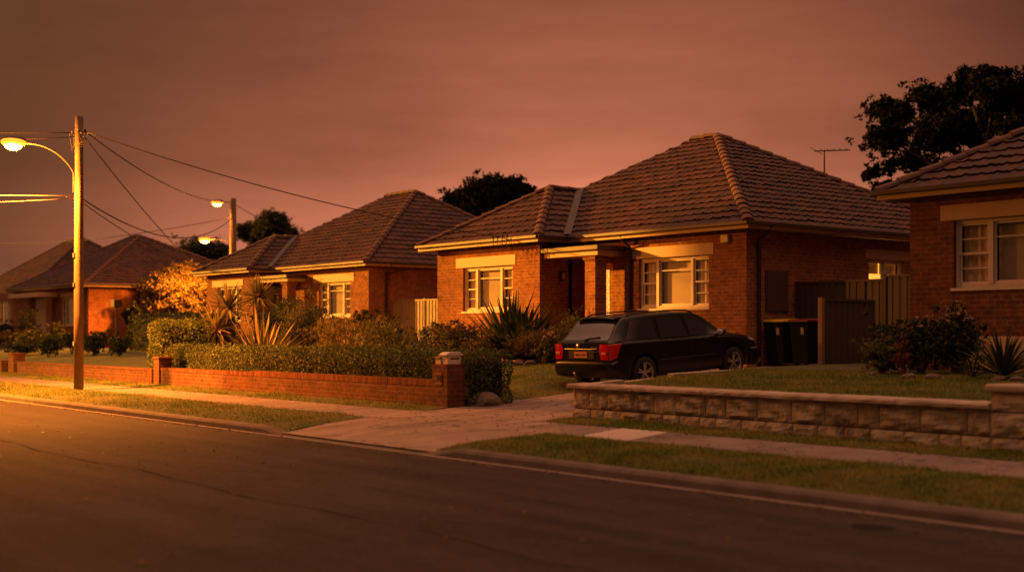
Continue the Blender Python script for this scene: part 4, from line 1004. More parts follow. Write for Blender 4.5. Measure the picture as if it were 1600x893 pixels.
# ================================================================== WHEELIE BINS
def wheelie_bin(label, x, y, rz, lid):
    t = thing('wheelie_bin', label, 'wheelie bin', (x, y, HD(y)+.02), 'wheelie bins', world=False, rotz=rz)
    mb = MB()
    vs = []
    for (hx, y0, y1, z) in ((.22, -.25, .22, .05), (.24, -.28, .25, .5), (.27, -.32, .30, .93), (.29, -.34, .32, .94), (.29, -.34, .32, .99)):
        vs += [(-hx,y0,z), (hx,y0,z), (hx,y1,z), (-hx,y1,z)]
    fs = [(3,2,1,0)]
    for k in range(4): fs += [(4*k+i, 4*k+(i+1)%4, 4*k+4+(i+1)%4, 4*k+4+i) for i in range(4)]
    mb.add(vs, fs+[(16,17,18,19)]); mb.build('body', M['binbody'], t, bevel=.02)
    ld = MB(); ld.add([(-.295,-.36,.992),(.295,-.36,.992),(.295,.33,.992),(-.295,.33,.992),(-.27,-.33,1.045),(.27,-.33,1.045),(.25,.30,1.075),(-.25,.30,1.075)], [(0,3,2,1),(4,5,6,7),(0,1,5,4),(1,2,6,5),(2,3,7,6),(3,0,4,7)])
    ld.build('lid', M[lid], t, bevel=.018)
    MB().tube([(-.26,.33,1.0),(-.26,.40,1.0),(.26,.40,1.0),(.26,.33,1.0)], .018, 7).build('handle', M['binbody'], t)
    for s in (-1, 1): MB().lathe([(.0,-.03),(.09,-.03),(.1,-.02),(.1,.02),(.09,.03),(.0,.03)], (s*.25, .24, .10), 'X', 16).build('wheel', M['black'], t)
    st = MB(); st.box(.02, .12, -.3275, -.3245, .76, .88); st.box(.055, .085, -.3295, -.327, .78, .86)
    MB().add([(.06,-.306,.70),(.15,-.306,.70),(.15,-.322,.86),(.06,-.322,.86)], [(0,1,2,3)]).build('sticker', M['sticker'], t)
    return t
M['sticker'] = nmat('faded_sticker', (.30, .30, .30), (.12, .12, .12), 30, .6)
wheelie_bin('dark green wheelie bin with a yellow lid beside the house wall', -19.08, 23.2, R(4), 'binyellow')
wheelie_bin('dark green wheelie bin with a red lid against the steel gate', -18.42, 23.3, R(-3), 'binred')

# ================================================================== HEDGES, SHRUBS, PLANTS
hedge('hedge', 'long clipped hedge above the low brick garden wall', -31.4, -18.15, 13.58, 14.55, .15, 1.16, 52000, .045)
hedge('hedge', 'tall clipped hedge block running back beside the narrow pier', -32.95, -32.2, 13.8, 15.3, .2, 1.80, 11000, .046)
hedge('hedge', 'dark background hedge under the glowing yellow tree', PX(203, 20.5), PX(316, 20.5)+1.5, 20.4, 21.3, .6, 2.25, 5000, .10, m='dark')
G = HD
def at(px, Y): return (PX(px, Y), Y, HL(PX(px, Y), Y)+.0)
# garden in front of the left bungalow
spiky('yucca', 'yucca with three spiky heads behind the left end of the hedge', at(340, 15.8), [(-.50, 0, 1.25, 60, .66, .085, .1, 2.3, .25), (.12, -.1, 1.20, 70, .76, .09, .1, 2.3, .25), (.15, .25, 1.80, 64, .80, .085, .1, 2.1, .25)], 'spike')
spiky('yucca', 'tall yucca with one round head above the sword plant', at(403, 17.0), [(0, 0, 2.0, 90, .68, .075, .05, 2.3, .15)], 'spike')
spiky('sword_plant', 'broad sword-leaved plant fanning up right behind the hedge', at(407, 15.0), [(0, 0, .25, 52, 1.5, .12, .05, 1.15, .08)], 'spike')
shrub('bottlebrush', 'tall feathery bush right of the sword plant', at(478, 17.4), (.95, .9, 1.05), 'olive', 4200, .085, .22, .5)
shrub('dark_shrub', 'dark shrub behind the yuccas below the porch', at(442, 19.5), (1.5, 1., .95), 'dark', 2600, .11)
shrub('grassy_shrub', 'wide bronze wispy shrub in the middle of the garden', at(538, 17.2), (1.35, .9, .72), 'rust', 5200, .11, .14, 1.1)
shrub('grassy_shrub', 'rounded green wispy shrub with upright tips before the fence panel', at(603, 16.8), (1.15, .85, .66), 'olive', 4800, .13, .13, 1.6)
shrub('flowering_shrub', 'dark leafy shrub with orange tips below the cream window', at(567, 20.5), (.95, .8, .82), 'dark', 2400, .12, .5, 0, tips='rust')
shrub('dark_shrub', 'low dark bush right of the orange-tipped shrub', at(600, 20.5), (.75, .7, .60), 'dark', 1900, .12)
shrub('dark_shrub', 'dark hedge-like shrub across the window base of the left bungalow', at(520, 20.8), (1.6, .7, .62), 'dark', 2400, .12)
shrub('low_shrub', 'small dark shrub at the right end of the wispy bushes', at(632, 16.2), (.75, .6, .42), 'dark', 1500, .09)
# garden in front of the middle bungalow
shrub('round_shrub', 'round dark shrub in front of the beige fence panel', at(684, 19.0), (.8, .75, .56), 'dark', 3600, .085, .55, tips='rust')
shrub('flowering_shrub', 'green shrub with a few red blooms left of the big strelitzia', at(716, 18.6), (.85, .75, .62), 'olive', 2800, .085, .45, tips='redleaf')
shrub('red_shrub', 'low red-leaved shrub peeping over the hedge end', at(676, 15.6), (.75, .5, .36), 'redleaf', 1300, .10, .4, group='garden shrubs')
shrub('low_shrub', 'low bronze plant behind the hedge right end', at(741, 18.4), (.8, .6, .45), 'rust', 1500, .11, .25, .5)
spiky('strelitzia', 'big dark strelitzia clump in front of the sunlit window', at(800, 20.4), [(0, 0, .08, 90, 1.72, .17, .02, 1.3, .12), (-.4, .2, .08, 60, 1.55, .15, .1, 1.35, .2), (.55, .1, .08, 60, 1.5, .15, .1, 1.35, .15)], 'flax', cat='plant')
shrub('grassy_shrub', 'low wispy brown shrub at the edge of the lawn', at(826, 19.8), (.72, .6, .44), 'rust', 3600, .10, .13, 1.0)
shrub('pale_flower_bush', 'small pale flowering bush behind the rear corner of the wagon', at(858, 19.7), (.38, .4, .42), 'olive', 1200, .07, .6, tips='flower')
shrub('feathery_shrub', 'feathery green shrub below the porch beside the wagon', at(898, 21.0), (1.05, .6, .62), 'olive', 4400, .10, .16, .8)
spiky('flax', 'thin-leaved grassy flax left of the wagon', at(860, 20.3), [(0, 0, .05, 90, 1.0, .035, .05, 1.3, .5)], 'spike', cat='plant')
# edging stones, pot
t = thing('flower_pot', 'small orange square pot at the lawn edge', 'pot', at(769, 19.3)); px_, py_ = PX(769, 19.3), 19.3; z_ = HL(px_, 19.3)+.02
MB().add([(px_-.10,py_-.10,z_+.0),(px_+.10,py_-.10,z_+.0),(px_+.10,py_+.10,z_+.0),(px_-.10,py_+.10,z_+.0),(px_-.13,py_-.13,z_+.25),(px_+.13,py_-.13,z_+.25),(px_+.13,py_+.13,z_+.25),(px_-.13,py_+.13,z_+.25)], [(0,3,2,1),(0,1,5,4),(1,2,6,5),(2,3,7,6),(3,0,4,7)]).build('pot', M['terracotta'], t)
MB().box(px_-.115, px_+.115, py_-.115, py_+.115, z_+.2, z_+.225).build('potting_soil', M['soil'], t)
def rock(label, c, r, seed, group='garden rocks', nm='rock'):
    rr = np.random.default_rng(seed); bm = bmesh.new(); bmesh.ops.create_icosphere(bm, subdivisions=3, radius=1)
    ax = [Vector(rr.normal(size=3)).normalized() for _ in range(9)]; cut = rr.uniform(.62, .92, 9)
    for v in bm.verts:
        for a, k in zip(ax, cut):
            d = v.co.dot(a)
            if d > k: v.co -= a*(d-k)*.85
        v.co += Vector(rr.normal(size=3))*.012
        v.co = Vector((v.co.x*r[0], v.co.y*r[1], v.co.z*r[2]))
    me = bpy.data.meshes.new(nm); bm.to_mesh(me); bm.free(); me.materials.append(M['rock'])
    o = bpy.data.objects.new(nm, me); COL.objects.link(o); o.location = c; o.rotation_euler = (0, 0, rr.uniform(0, 6)); return tag(o, label, 'rock', group)
rock('broad flat rock at the foot of the hedge end', (PX(748, 13.85), 13.95, HL(PX(748, 13.85), 14)+.03), (.42, .34, .24), 1)
rock('smaller angular rock right of the broad flat one', (PX(771, 14.3), 14.35, HL(PX(771, 14.3), 14.3)+.04), (.26, .22, .19), 2)
rock('pebble-sized stone right of the angular rock', (PX(787, 14.4), 14.5, HD(14.4)+.02), (.09, .08, .08), 3)
rock('pale pebble at the base of the brick gate pillar', (PX(726, 13.75), 13.72, HD(13.7)+.01), (.08, .07, .07), 4)
for i, px in enumerate((796, 812, 829)):
    rock(['left', 'middle', 'right'][i]+' one of the three edging stones before the low brown shrub', (PX(px, 19.3), 19.3, HL(PX(px, 19.3), 19.3)+.03), (.2, .12, .10), 10+i, 'edging stones')
# right lot, in front of the shaded house
def at3(px, Y): return (PX(px, Y), Y, H3(Y)+.01)
shrub('round_shrub', 'round grey-green shrub at the foot of the short fence panel', at3(1377, 18.3), (.42, .42, .34), 'olive', 2200, .05, .5, .3)
shrub('flowering_shrub', 'leggy bush with pale flowers in front of the shaded house', at3(1440, 18.5), (.55, .5, .55), 'dark', 2000, .07, .5, tips='flower')
shrub('flowering_shrub', 'tallest flowering bush under the window of the shaded house', at3(1492, 18.7), (.62, .5, .62), 'dark', 2400, .07, .5, tips='flower')
shrub('red_shrub', 'small reddish plant between the round shrub and the flowering bushes', at3(1412, 18.0), (.2, .2, .32), 'redleaf', 500, .06, .4)
shrub('dark_shrub', 'dark bush against the fence behind the round shrub', at3(1398, 19.3), (.6, .4, .5), 'dark', 1500, .07)
spiky('flax', 'dark arching flax at the right frame edge', at3(1568, 17.9), [(0, 0, .05, 80, .85, .05, .1, 1.4, .5)], 'flax', cat='plant')
spiky('flax', 'small sparse strap-leaved plant left of the arching flax', at3(1520, 17.6), [(0, 0, .03, 26, .55, .03, .2, 1.3, .6)], 'flax', cat='plant')
for i, px in enumerate((1358, 1366)): rock(['left', 'right'][i]+' one of two small orange stones below the round shrub', (PX(px, 17.8), 17.75, H3(17.7)+.02), (.06, .05, .05), 30+i, 'edging stones')
for i, px in enumerate((1420, 1455, 1560, 1590)):
    rock(['first', 'second', 'third', 'fourth'][i]+' edging stone counted from the left in the bed of the shaded house', (PX(px, 17.45), 17.45, H3(17.4)+.02), (.16, .09, .07), 40+i, 'edging stones')
# far left garden
for i, (px, Y, r, lb) in enumerate(((33, 17, (.95,.8,.42), 'wide low dark shrub left of the wall pier'), (75, 17, (.6,.6,.48), 'rounded dark shrub behind the wall pier'), (112, 18, (.6,.6,.5), 'dark round shrub just left of the timber pole'), (148, 18, (.62,.6,.52), 'dark ball shrub just right of the timber pole'), (186, 18, (.42,.4,.45), 'small dark shrub below the garden lamp post'))):
    shrub('round_shrub', lb, at(px, Y), r, 'dark', 1500, .09, group='round shrubs behind the far wall')
for i, (px, Y, r, m_, lb) in enumerate(((10, 22.4, (1.2,.8,.8), 'dark', 'dark bush under the far left window'), (48, 22, (1.4,.8,.95), 'olive', 'leafy bush before the porch of the far left house'), (52, 20.5, (1.3,.7,.55), 'olive', 'pale rounded bush in front of the leafy porch bush'), (88, 21, (.5,.5,.65), 'olive', 'pale upright bush right of the porch column'), (14, 20, (.9,.6,.5), 'rust', 'low brown bush at the left frame edge'), (152, 24.5, (1.8,.8,.6), 'dark', 'low dark planting along the orange side wall'), (208, 22, (.5,.5,.6), 'dark', 'dark shrub at the right end of the orange side wall'))):
    shrub('garden_bush', lb, at(px, Y), r, m_, 1500, .13, group='far garden bushes')
t = thing('garden_post', 'thin post with a small dark box in front of the orange wall', 'post', at(182, 21))
px_, z_ = PX(182, 21), HD(21); MB().tube([(px_,21,z_), (px_,21,z_+2.0)], .04, 8).build('post', M['timber_dark'], t); MB().box(px_-.2, px_+.2, 20.82, 21.18, z_+2.0, z_+2.32).build('box', M['timber_dark'], t, bevel=.02)
tree('small_tree', 'glowing yellow-leaved small tree lit by the street lamp beyond', (PX(280, 27.6), 27.6, .8), 4, (PX(278, 27.6), 27.6, 3.35), (1.9, 1.5, 1.35), 'gold', 40, (.6, .6, .4), 5200, .15, trunk_r=.09)
tree('small_tree', 'dark slender small tree before the right end of the orange wall', (PX(208, 24), 24, .8), 3, (PX(206, 24), 24, 2.5), (.3, .3, .55), 'dark', 8, (.2, .2, .22), 400, .16, trunk_r=.07)

# ================================================================== TREES BEHIND
def lobe(px, py, r, Y): return ((PX(px, Y), Y, PZ(px, py, Y)), r/39.)
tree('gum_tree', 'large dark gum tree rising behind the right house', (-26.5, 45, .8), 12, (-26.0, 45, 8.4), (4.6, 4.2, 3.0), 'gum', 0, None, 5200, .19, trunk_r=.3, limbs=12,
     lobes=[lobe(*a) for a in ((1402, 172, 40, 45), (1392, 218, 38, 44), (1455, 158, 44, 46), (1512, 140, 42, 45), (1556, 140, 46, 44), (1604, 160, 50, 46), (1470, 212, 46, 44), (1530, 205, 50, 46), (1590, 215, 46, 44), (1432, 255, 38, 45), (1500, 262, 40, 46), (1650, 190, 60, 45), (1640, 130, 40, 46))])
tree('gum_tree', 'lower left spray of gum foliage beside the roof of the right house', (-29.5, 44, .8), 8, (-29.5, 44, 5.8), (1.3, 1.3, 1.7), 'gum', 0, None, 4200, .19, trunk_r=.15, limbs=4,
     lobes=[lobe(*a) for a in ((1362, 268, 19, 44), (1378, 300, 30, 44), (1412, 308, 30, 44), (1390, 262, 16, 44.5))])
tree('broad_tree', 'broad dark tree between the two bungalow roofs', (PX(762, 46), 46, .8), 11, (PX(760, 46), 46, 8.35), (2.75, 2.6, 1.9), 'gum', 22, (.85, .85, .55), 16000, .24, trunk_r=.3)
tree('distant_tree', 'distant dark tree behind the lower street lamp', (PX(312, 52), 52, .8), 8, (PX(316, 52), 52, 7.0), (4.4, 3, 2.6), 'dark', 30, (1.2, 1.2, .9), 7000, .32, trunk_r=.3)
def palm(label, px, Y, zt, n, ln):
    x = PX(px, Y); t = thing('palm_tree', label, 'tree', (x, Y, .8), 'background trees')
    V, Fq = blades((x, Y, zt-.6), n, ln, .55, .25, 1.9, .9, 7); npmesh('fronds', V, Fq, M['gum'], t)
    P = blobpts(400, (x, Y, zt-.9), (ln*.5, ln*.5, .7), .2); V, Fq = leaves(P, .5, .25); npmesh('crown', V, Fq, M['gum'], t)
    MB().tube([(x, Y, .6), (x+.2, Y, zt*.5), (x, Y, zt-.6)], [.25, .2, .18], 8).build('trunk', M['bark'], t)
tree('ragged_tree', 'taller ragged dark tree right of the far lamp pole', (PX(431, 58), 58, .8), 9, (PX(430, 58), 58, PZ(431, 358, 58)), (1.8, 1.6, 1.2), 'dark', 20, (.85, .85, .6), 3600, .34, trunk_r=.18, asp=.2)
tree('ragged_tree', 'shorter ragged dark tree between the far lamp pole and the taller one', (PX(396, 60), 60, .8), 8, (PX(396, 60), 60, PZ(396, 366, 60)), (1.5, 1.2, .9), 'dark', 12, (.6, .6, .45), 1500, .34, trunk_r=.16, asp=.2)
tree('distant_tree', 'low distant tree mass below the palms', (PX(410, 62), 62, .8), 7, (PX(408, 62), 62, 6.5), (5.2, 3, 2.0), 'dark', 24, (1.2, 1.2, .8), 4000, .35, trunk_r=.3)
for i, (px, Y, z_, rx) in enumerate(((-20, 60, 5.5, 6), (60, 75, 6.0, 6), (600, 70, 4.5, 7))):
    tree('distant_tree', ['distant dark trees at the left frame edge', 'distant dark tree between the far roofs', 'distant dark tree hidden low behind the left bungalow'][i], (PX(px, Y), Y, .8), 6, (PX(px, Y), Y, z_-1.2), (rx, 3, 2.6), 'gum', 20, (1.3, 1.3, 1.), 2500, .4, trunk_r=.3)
# unseen trees added on the camera's side to shade the road, lots and houses
for i, (x, y, h, r) in enumerate(((-38, -7.5, 12, 5.2), (-43, -3.6, 13, 3.3), (-30, -13, 13, 6), (-47, -.3, 13, 4.6), (-112, -3, 22, 6.5), (-28, -5.2, 9, 3.6))):
    tree('added_shade_tree', ['broad added shade tree on the near verge', 'dense added shade tree beside the sparse one on the near side', 'tall added shade tree farther back on the near side', 'sparse added shade tree at the verge edge on the near side', 'far added shade tree at the end of the near verge', 'low added shade tree next to the broad one'][i], (x, y, .1), h, (x, y, 10.4 if x in (-47, -43) else h*.55), (r, r, 2.9 if x in (-47, -43) else h*.42), 'gum', 70, (r*.34, r*.34, h*.13), 1000 if x == -47 else 12000, .5, group='added near side shade trees', trunk_r=.35)
# ================================================================== POLES, LAMPS, CABLES
M['halo'] = emitmat('lamp_halo_glow', (1., .25, .015), 1.7)  # emissive colour for the orange halo round each lamp
M['bulb'] = emitmat('sodium_lamp', (1., .42, .06), 22)
def street_lamp(root, x, y, za, dx, dy, reach, rise, power, head=.52):
    ln = math.hypot(dx, dy); dx, dy = dx/ln, dy/ln
    pts = []
    for i in range(13):
        u = i/12; pts.append((x+dx*(.12+reach*(u**1.35)), y+dy*(.12+reach*(u**1.35)), za+rise*math.sin(min(u*1.12, 1)*PI/2)))
    MB().tube([(x+dx*.12, y+dy*.12, za-.45)]+pts, .019, 8).build('lamp_arm', M['armpaint'], root, smooth=True)
    e = pts[-1]; hx, hy, hz = e[0]+dx*head*.4, e[1]+dy*head*.4, e[2]+.0
    rot = Matrix.Rotation(math.atan2(dy, dx), 3, 'Z')
    h = MB().ell((hx, hy, hz+.05), (head*.5, .15, .10), 16, 10, rot).build('lamp_head', M['armpaint'], root, smooth=True)
    MB().ell((hx+dx*.05, hy+dy*.05, hz-.06), (head*.40, .15, .135), 16, 10, rot).build('lamp_bulb', M['bulb'], h, smooth=True)
    MB().ell((hx+dx*.04, hy+dy*.04, hz-.005), (head*.56, .215, .10), 18, 10, rot).build('lamp_halo', M['halo'], h, smooth=True)  # glowing shell added round the bulb to imitate its orange halo
    for kind, pw_ in (('SPOT', power), ('POINT', power*.22)):
        l = bpy.data.lights.new('lamp_light', kind); l.energy = pw_; l.color = (1., .26, .022); l.shadow_soft_size = .12
        if kind == 'SPOT': l.spot_size = R(158); l.spot_blend = .45
        lo = bpy.data.objects.new('lamp_light', l); COL.objects.link(lo); lo.location = (hx+dx*.05, hy+dy*.05, hz-.30)
    return (hx, hy, hz)
x1p, y1p = -30.3, 11.0
t = thing('street_light_pole', 'near timber pole with a bright orange street lamp on a curved arm', 'street light', (x1p, y1p, .1), 'street lamps')
zt1 = PZ(127, 181, y1p)
MB().tube([(x1p, y1p, -.1), (x1p, y1p, 2), (x1p+.02, y1p, 4.5), (x1p+.03, y1p, zt1)], [.115, .110, .102, .095], 14).build('pole', M['pole'], t, smooth=True)
lamp1 = street_lamp(t, x1p, y1p, PZ(122, 272, y1p), 0, -1, 1.15, .62, 8000)
mb = MB()
for (dx, dz) in ((-.2, 0), (.2, 0)):
    for k in range(2):
        mb.lathe([(0,-.05),(.035,-.04),(.02,0),(.035,.03),(0,.05)], (x1p+dx, y1p+.08-.16*k, zt1-.36+dz), 'Z', 8)
mb.tube([(x1p-.22, y1p, zt1-.4), (x1p+.24, y1p, zt1-.4)], .022, 6)
for i in range(6):
    s = -1 if i % 2 else 1; mb.tube([(x1p+s*.2, y1p-.05*i+.1, zt1-.38), (x1p+s*(.26+.03*i), y1p, zt1-.62-.04*i), (x1p+s*.12, y1p-.1, zt1-.70)], .008, 5)
mb.build('insulator', M['wire'], t)
mb = MB()
for z_ in (1.2, 2.6, 3.3): mb.box(x1p-.05, x1p+.05, y1p-.13, y1p-.09, z_, z_+.1)
mb.tube([(x1p-.112, y1p-.04, .1), (x1p-.100, y1p-.04, 5.0)], .018, 6); mb.build('conduit', M['metal'], t)
x2p, y2p = -56.3, 27.9
t = thing('street_light_pole', 'far pole behind the left bungalow carrying two orange lamps', 'street light', (x2p, y2p, .8), 'street lamps')
zt2 = PZ(363, 310, y2p)
MB().tube([(x2p, y2p, .6), (x2p, y2p, zt2)], [.19, .15], 12).build('pole', M['pole'], t, smooth=True)
street_lamp(t, x2p, y2p, PZ(356, 323, y2p), -.75, -.66, .42, .18, 250, .55)
street_lamp(t, x2p, y2p, PZ(356, 380, y2p), -.75, -.66, 1.05, .18, 5000, .55)

def cable(label, p, q, sag, r=.012, n=24, group='overhead cables', mat='wire'):
    p, q = Vector(p), Vector(q); pts = []
    for i in range(n+1):
        u = i/n; v = p.lerp(q, u); v.z -= 4*sag*u*(1-u); pts.append(v)
    return tag(MB().tube(pts, r, 6).build('overhead_cable', M[mat], smooth=True), label, 'cable', group)
A1 = (x1p+.2, y1p+.05, zt1-.36); A0 = (x1p-.2, y1p-.05, zt1-.36); Lw = (x1p+.1, y1p-.08, PZ(127, 305, y1p))
cable('service cable from the near pole down to the middle bungalow gutter', A1, (PX(782, 20.9), 20.9, 4.03), .25, .014)
cable('cable from the near pole top to the far lamp pole', (A1[0], A1[1]+.1, A1[2]-.05), (x2p, y2p, zt2-.15), .5, .016)
cable('steep service cable from the near pole to the left bungalow roof corner', (A1[0], A1[1], A1[2]-.12), (-49.5, 23.0, 4.1), .15, .014)
cable('upper cable from the near pole top across the road', A0, (-34.5, -6, 6.0), .25, .009, mat='darkcable')
cable('second cable from the near pole top across the road', (A0[0], A0[1], A0[2]-.1), (-36, -6, 5.4), .3, .009, mat='darkcable')
cable('low slack cable from the near pole towards the far lamp pole', Lw, (x2p, y2p, zt2-.9), 1.0, .018)
cable('low thin cable from the near pole to the left bungalow eave', (Lw[0], Lw[1], Lw[2]-.08), (-49.6, 24.2, 4.0), .35, .012)
cable('low bundled cable from the near pole out over the road', (Lw[0]-.2, Lw[1], Lw[2]), (-33.5, -6, 4.9), .25, .016)
cable('lowest thin cable from the near pole out over the road', (Lw[0]-.2, Lw[1], Lw[2]-.06), (-36, -6, 4.4), .35, .010)
cable('cable from the far lamp pole over the left bungalow', (x2p, y2p, zt2-.25), (PX(520, 48), 48, PZ(520, 385, 48)), .3, .018)
cable('distant level cable from the far lamp pole past the left frame edge', (x2p, y2p, zt2-.9), (-110, 32, 9.0), .5, .016)

# ================================================================== AERIAL ON THE ROOF
ux, uy = -22.26, 29.6
zr = PZ(1288, 300, uy)
t = thing('roof_aerial', 'thin television aerial on the far roof slope of the middle bungalow', 'aerial', (PX(1288, uy), uy, zr-.5))
xa_ = PX(1288, uy); zt_ = PZ(1288, 234, uy)
MB().tube([(xa_, uy, zr-.9), (xa_, uy, zt_)], .02, 7).build('mast', M['wire'], t)
d = Vector((.9, .42, 0)).normalized(); mb = MB(); c_ = Vector((xa_, uy, zt_-.02))
mb.tube([c_-d*.28, c_+d*.72+Vector((0,0,-.03))], .018, 6)
e_ = Vector((-d.y, d.x, 0))
for i, l_ in enumerate((.75, .30, .28, .26, .24, .22)):
    q = c_+d*(-.22+.17*i); mb.tube([q-e_*l_, q+e_*l_], .007, 5)
mb.build('boom', M['wire'], t)

# ================================================================== CAR (station wagon, own axes: x forward, y left, z up)
th = math.atan2(FY, FX)-R(50); fdx, fdy = math.cos(th), math.sin(th)
cx, cy = -18.74, 16.70
ca = thing('station_wagon', 'black station wagon parked on the driveway facing the house', 'car', (cx, cy, HD(cy)+.03), None, world=False)
zf = HD(cy+3.6*fdy)+.03; zr_ = HD(cy+.95*fdy)+.03; pitch = math.atan2(zf-zr_, 2.66)
ca.rotation_euler = Matrix.Rotation(th, 3, 'Z').to_4x4().to_3x3().to_euler()
ca.rotation_mode = 'XYZ'; ca.rotation_euler = (Matrix.Rotation(th, 3, 'Z') @ Matrix.Rotation(-pitch, 3, 'Y')).to_euler()
ca.location.z = zr_-.95*math.tan(pitch)
m, nt, b = newmat('car_paint'); b.inputs['Base Color'].default_value = (.006, .0062, .0075, 1); b.inputs['Roughness'].default_value = .28; b.inputs['Coat Weight'].default_value = .25; b.inputs['Coat Roughness'].default_value = .04; b.inputs['Specular IOR Level'].default_value = .35; M['paint'] = m
M['carglass'] = nmat('car_glass', (.02, .02, .022), None, rough=.04, spec=.9, coat=1.)
M['tyre'] = nmat('tyre', (.014, .013, .013), None, rough=.85)
M['alloy'] = nmat('alloy', (.62, .60, .57), None, rough=.3, metal=.9)
M['chrome'] = nmat('chrome', (.42, .40, .38), None, rough=.3, metal=1)
m, nt, b = newmat('tail_red'); b.inputs['Base Color'].default_value = (.55, .008, .012, 1); b.inputs['Roughness'].default_value = .12; b.inputs['Coat Weight'].default_value = 1; b.inputs['Specular IOR Level'].default_value = .7; M['tailred'] = m
M['tailclear'] = nmat('tail_clear', (.62, .30, .16), None, rough=.15, coat=1)
M['headlens'] = nmat('head_lens', (.5, .48, .45), None, rough=.1, coat=1)
M['plate'] = nmat('number_plate', (.62, .26, .12), None, rough=.5)
def sm(xk, yk):
    """smooth (monotone-ish) interpolation through control points"""
    xk = np.array(xk, float); yk = np.array(yk, float); d = np.diff(yk)/np.diff(xk); mk = np.zeros(len(xk)); mk[0], mk[-1] = d[0], d[-1]
    for i in range(1, len(xk)-1): mk[i] = 0 if d[i-1]*d[i] <= 0 else 2*d[i-1]*d[i]/(d[i-1]+d[i])
    def f(x):
        x = min(max(x, xk[0]), xk[-1]); i = min(int(np.searchsorted(xk, x, 'right')-1), len(xk)-2); h = xk[i+1]-xk[i]; t_ = (x-xk[i])/h
        return (2*t_**3-3*t_**2+1)*yk[i]+(t_**3-2*t_**2+t_)*h*mk[i]+(-2*t_**3+3*t_**2)*yk[i+1]+(t_**3-t_**2)*h*mk[i+1]
    return f
LX = 4.62
ztop = sm([.08, .16, .20, .60, .68, 1.2, 1.9, 2.5, 2.80, 3.50, 3.62, 4.2, 4.48, 4.62], [.955, .975, 1.0, 1.405, 1.435, 1.468, 1.475, 1.45, 1.395, .985, .955, .85, .77, .64])
zbelt = sm([.08, .3, 1.2, 3.4, 3.62, 4.2, 4.48, 4.62], [.93, .945, .935, .895, .88, .80, .72, .58])
wb = sm([.08, .2, .6, 1.2, 2.3, 3.4, 4.0, 4.35, 4.55, 4.62], [.745, .80, .850, .865, .868, .862, .845, .79, .68, .60])
wr = sm([.08, .20, .62, 1.3, 2.3, 2.8, 3.5, 4.2, 4.62], [.66, .665, .575, .60, .60, .58, .68, .66, .5])
zbot = sm([.08, .3, .7, 4.2, 4.62], [.38, .27, .21, .21, .27])
def ring(x):
    zt, zb_, w_, r_, z0 = ztop(x), zbelt(x), wb(x), wr(x), zbot(x); h = max(zt-zb_, .02)
    k1 = 1-min(.35, .085/h); k2 = 1-min(.16, .028/h)
    big = min(1, max(0, (h-.1)/.3))
    p6 = (w_*.955, zb_); p7 = (w_*(.955-.02*big), zb_+.018*big+.15*h*(1-big))
    return [(0, z0), (w_*.8, z0), (w_*.965, z0+.07), (w_*.995, .48), (w_, min(.70, zb_-.1)), (w_*.985, zb_-.05), p6, p7, (r_+.055, zb_+h*k1), (r_, zb_+h*k2), (r_*.5, zt-.006), (0, zt)]
def cr(p, t_):
    i = min(int(t_), len(p)-2); u = t_-i; P_ = [np.array(p[max(i-1,0)]), np.array(p[i]), np.array(p[i+1]), np.array(p[min(i+2,len(p)-1)])]
    a = .5*((2*P_[1])+(-P_[0]+P_[2])*u+(2*P_[0]-5*P_[1]+4*P_[2]-P_[3])*u*u+(-P_[0]+3*P_[1]-3*P_[2]+P_[3])*u**3)
    lin = P_[1]*(1-u)+P_[2]*u
    return a*.6+lin*.4
def surf(x, t_, side=-1, off=0.):
    y, z = cr(ring(x), t_)
    if off:
        y2, z2 = cr(ring(x), min(t_+.05, 10.99)); y1, z1 = cr(ring(x), max(t_-.05, 0)); d = np.array([y2-y1, z2-z1]); d /= np.linalg.norm(d)+1e-9
        y += d[1]*off; z += -d[0]*off
    return (x, side*y, z)
xs = np.concatenate([np.linspace(.08, .75, 22), np.linspace(.8, 2.7, 26), np.linspace(2.76, 3.7, 20), np.linspace(3.76, LX, 22)])
ts = np.concatenate([np.array([0]), np.arange(1, 11.01, .25)])
full = [(t_, -1) for t_ in ts]+[(t_, 1) for t_ in ts[::-1][1:-1]]
V = []; Fc = []; nr_ = len(full)
for x in xs: V += [surf(x, t_, s) for (t_, s) in full]
for i in range(len(xs)-1):
    for j in range(nr_): Fc.append((i*nr_+j, i*nr_+(j+1)%nr_, (i+1)*nr_+(j+1)%nr_, (i+1)*nr_+j))
Fc += [tuple(range(nr_)), tuple((len(xs)-1)*nr_+j for j in range(nr_))]
body = MB().add(V, Fc).build('body', M['paint'], ca, smooth=True)
AX = (.97, 3.62); RW = .318
cutters = []
for ax in AX:
    for s in (-1, 1):
        c_ = MB().lathe([(0,-.22),(.375,-.22),(.375,.22),(0,.22)], (ax, s*.80, RW+.015), 'Y', 32).build('cutter', M['black']); cutters.append(c_)
        md = body.modifiers.new('arch', 'BOOLEAN'); md.operation = 'DIFFERENCE'; md.object = c_; md.solver = 'EXACT'; c_.matrix_world = Matrix()
sp_ = body.parent; body.parent = None; bpy.context.view_layer.update()
dg = bpy.context.evaluated_depsgraph_get(); me2 = bpy.data.meshes.new_from_object(body.evaluated_get(dg))
if len(me2.polygons) > 500: body.modifiers.clear(); body.data = me2
else: body.modifiers.clear()
body.parent = sp_
for c_ in cutters: bpy.data.objects.remove(c_)
try: body.data.set_sharp_from_angle(angle=R(38))
except Exception: pass
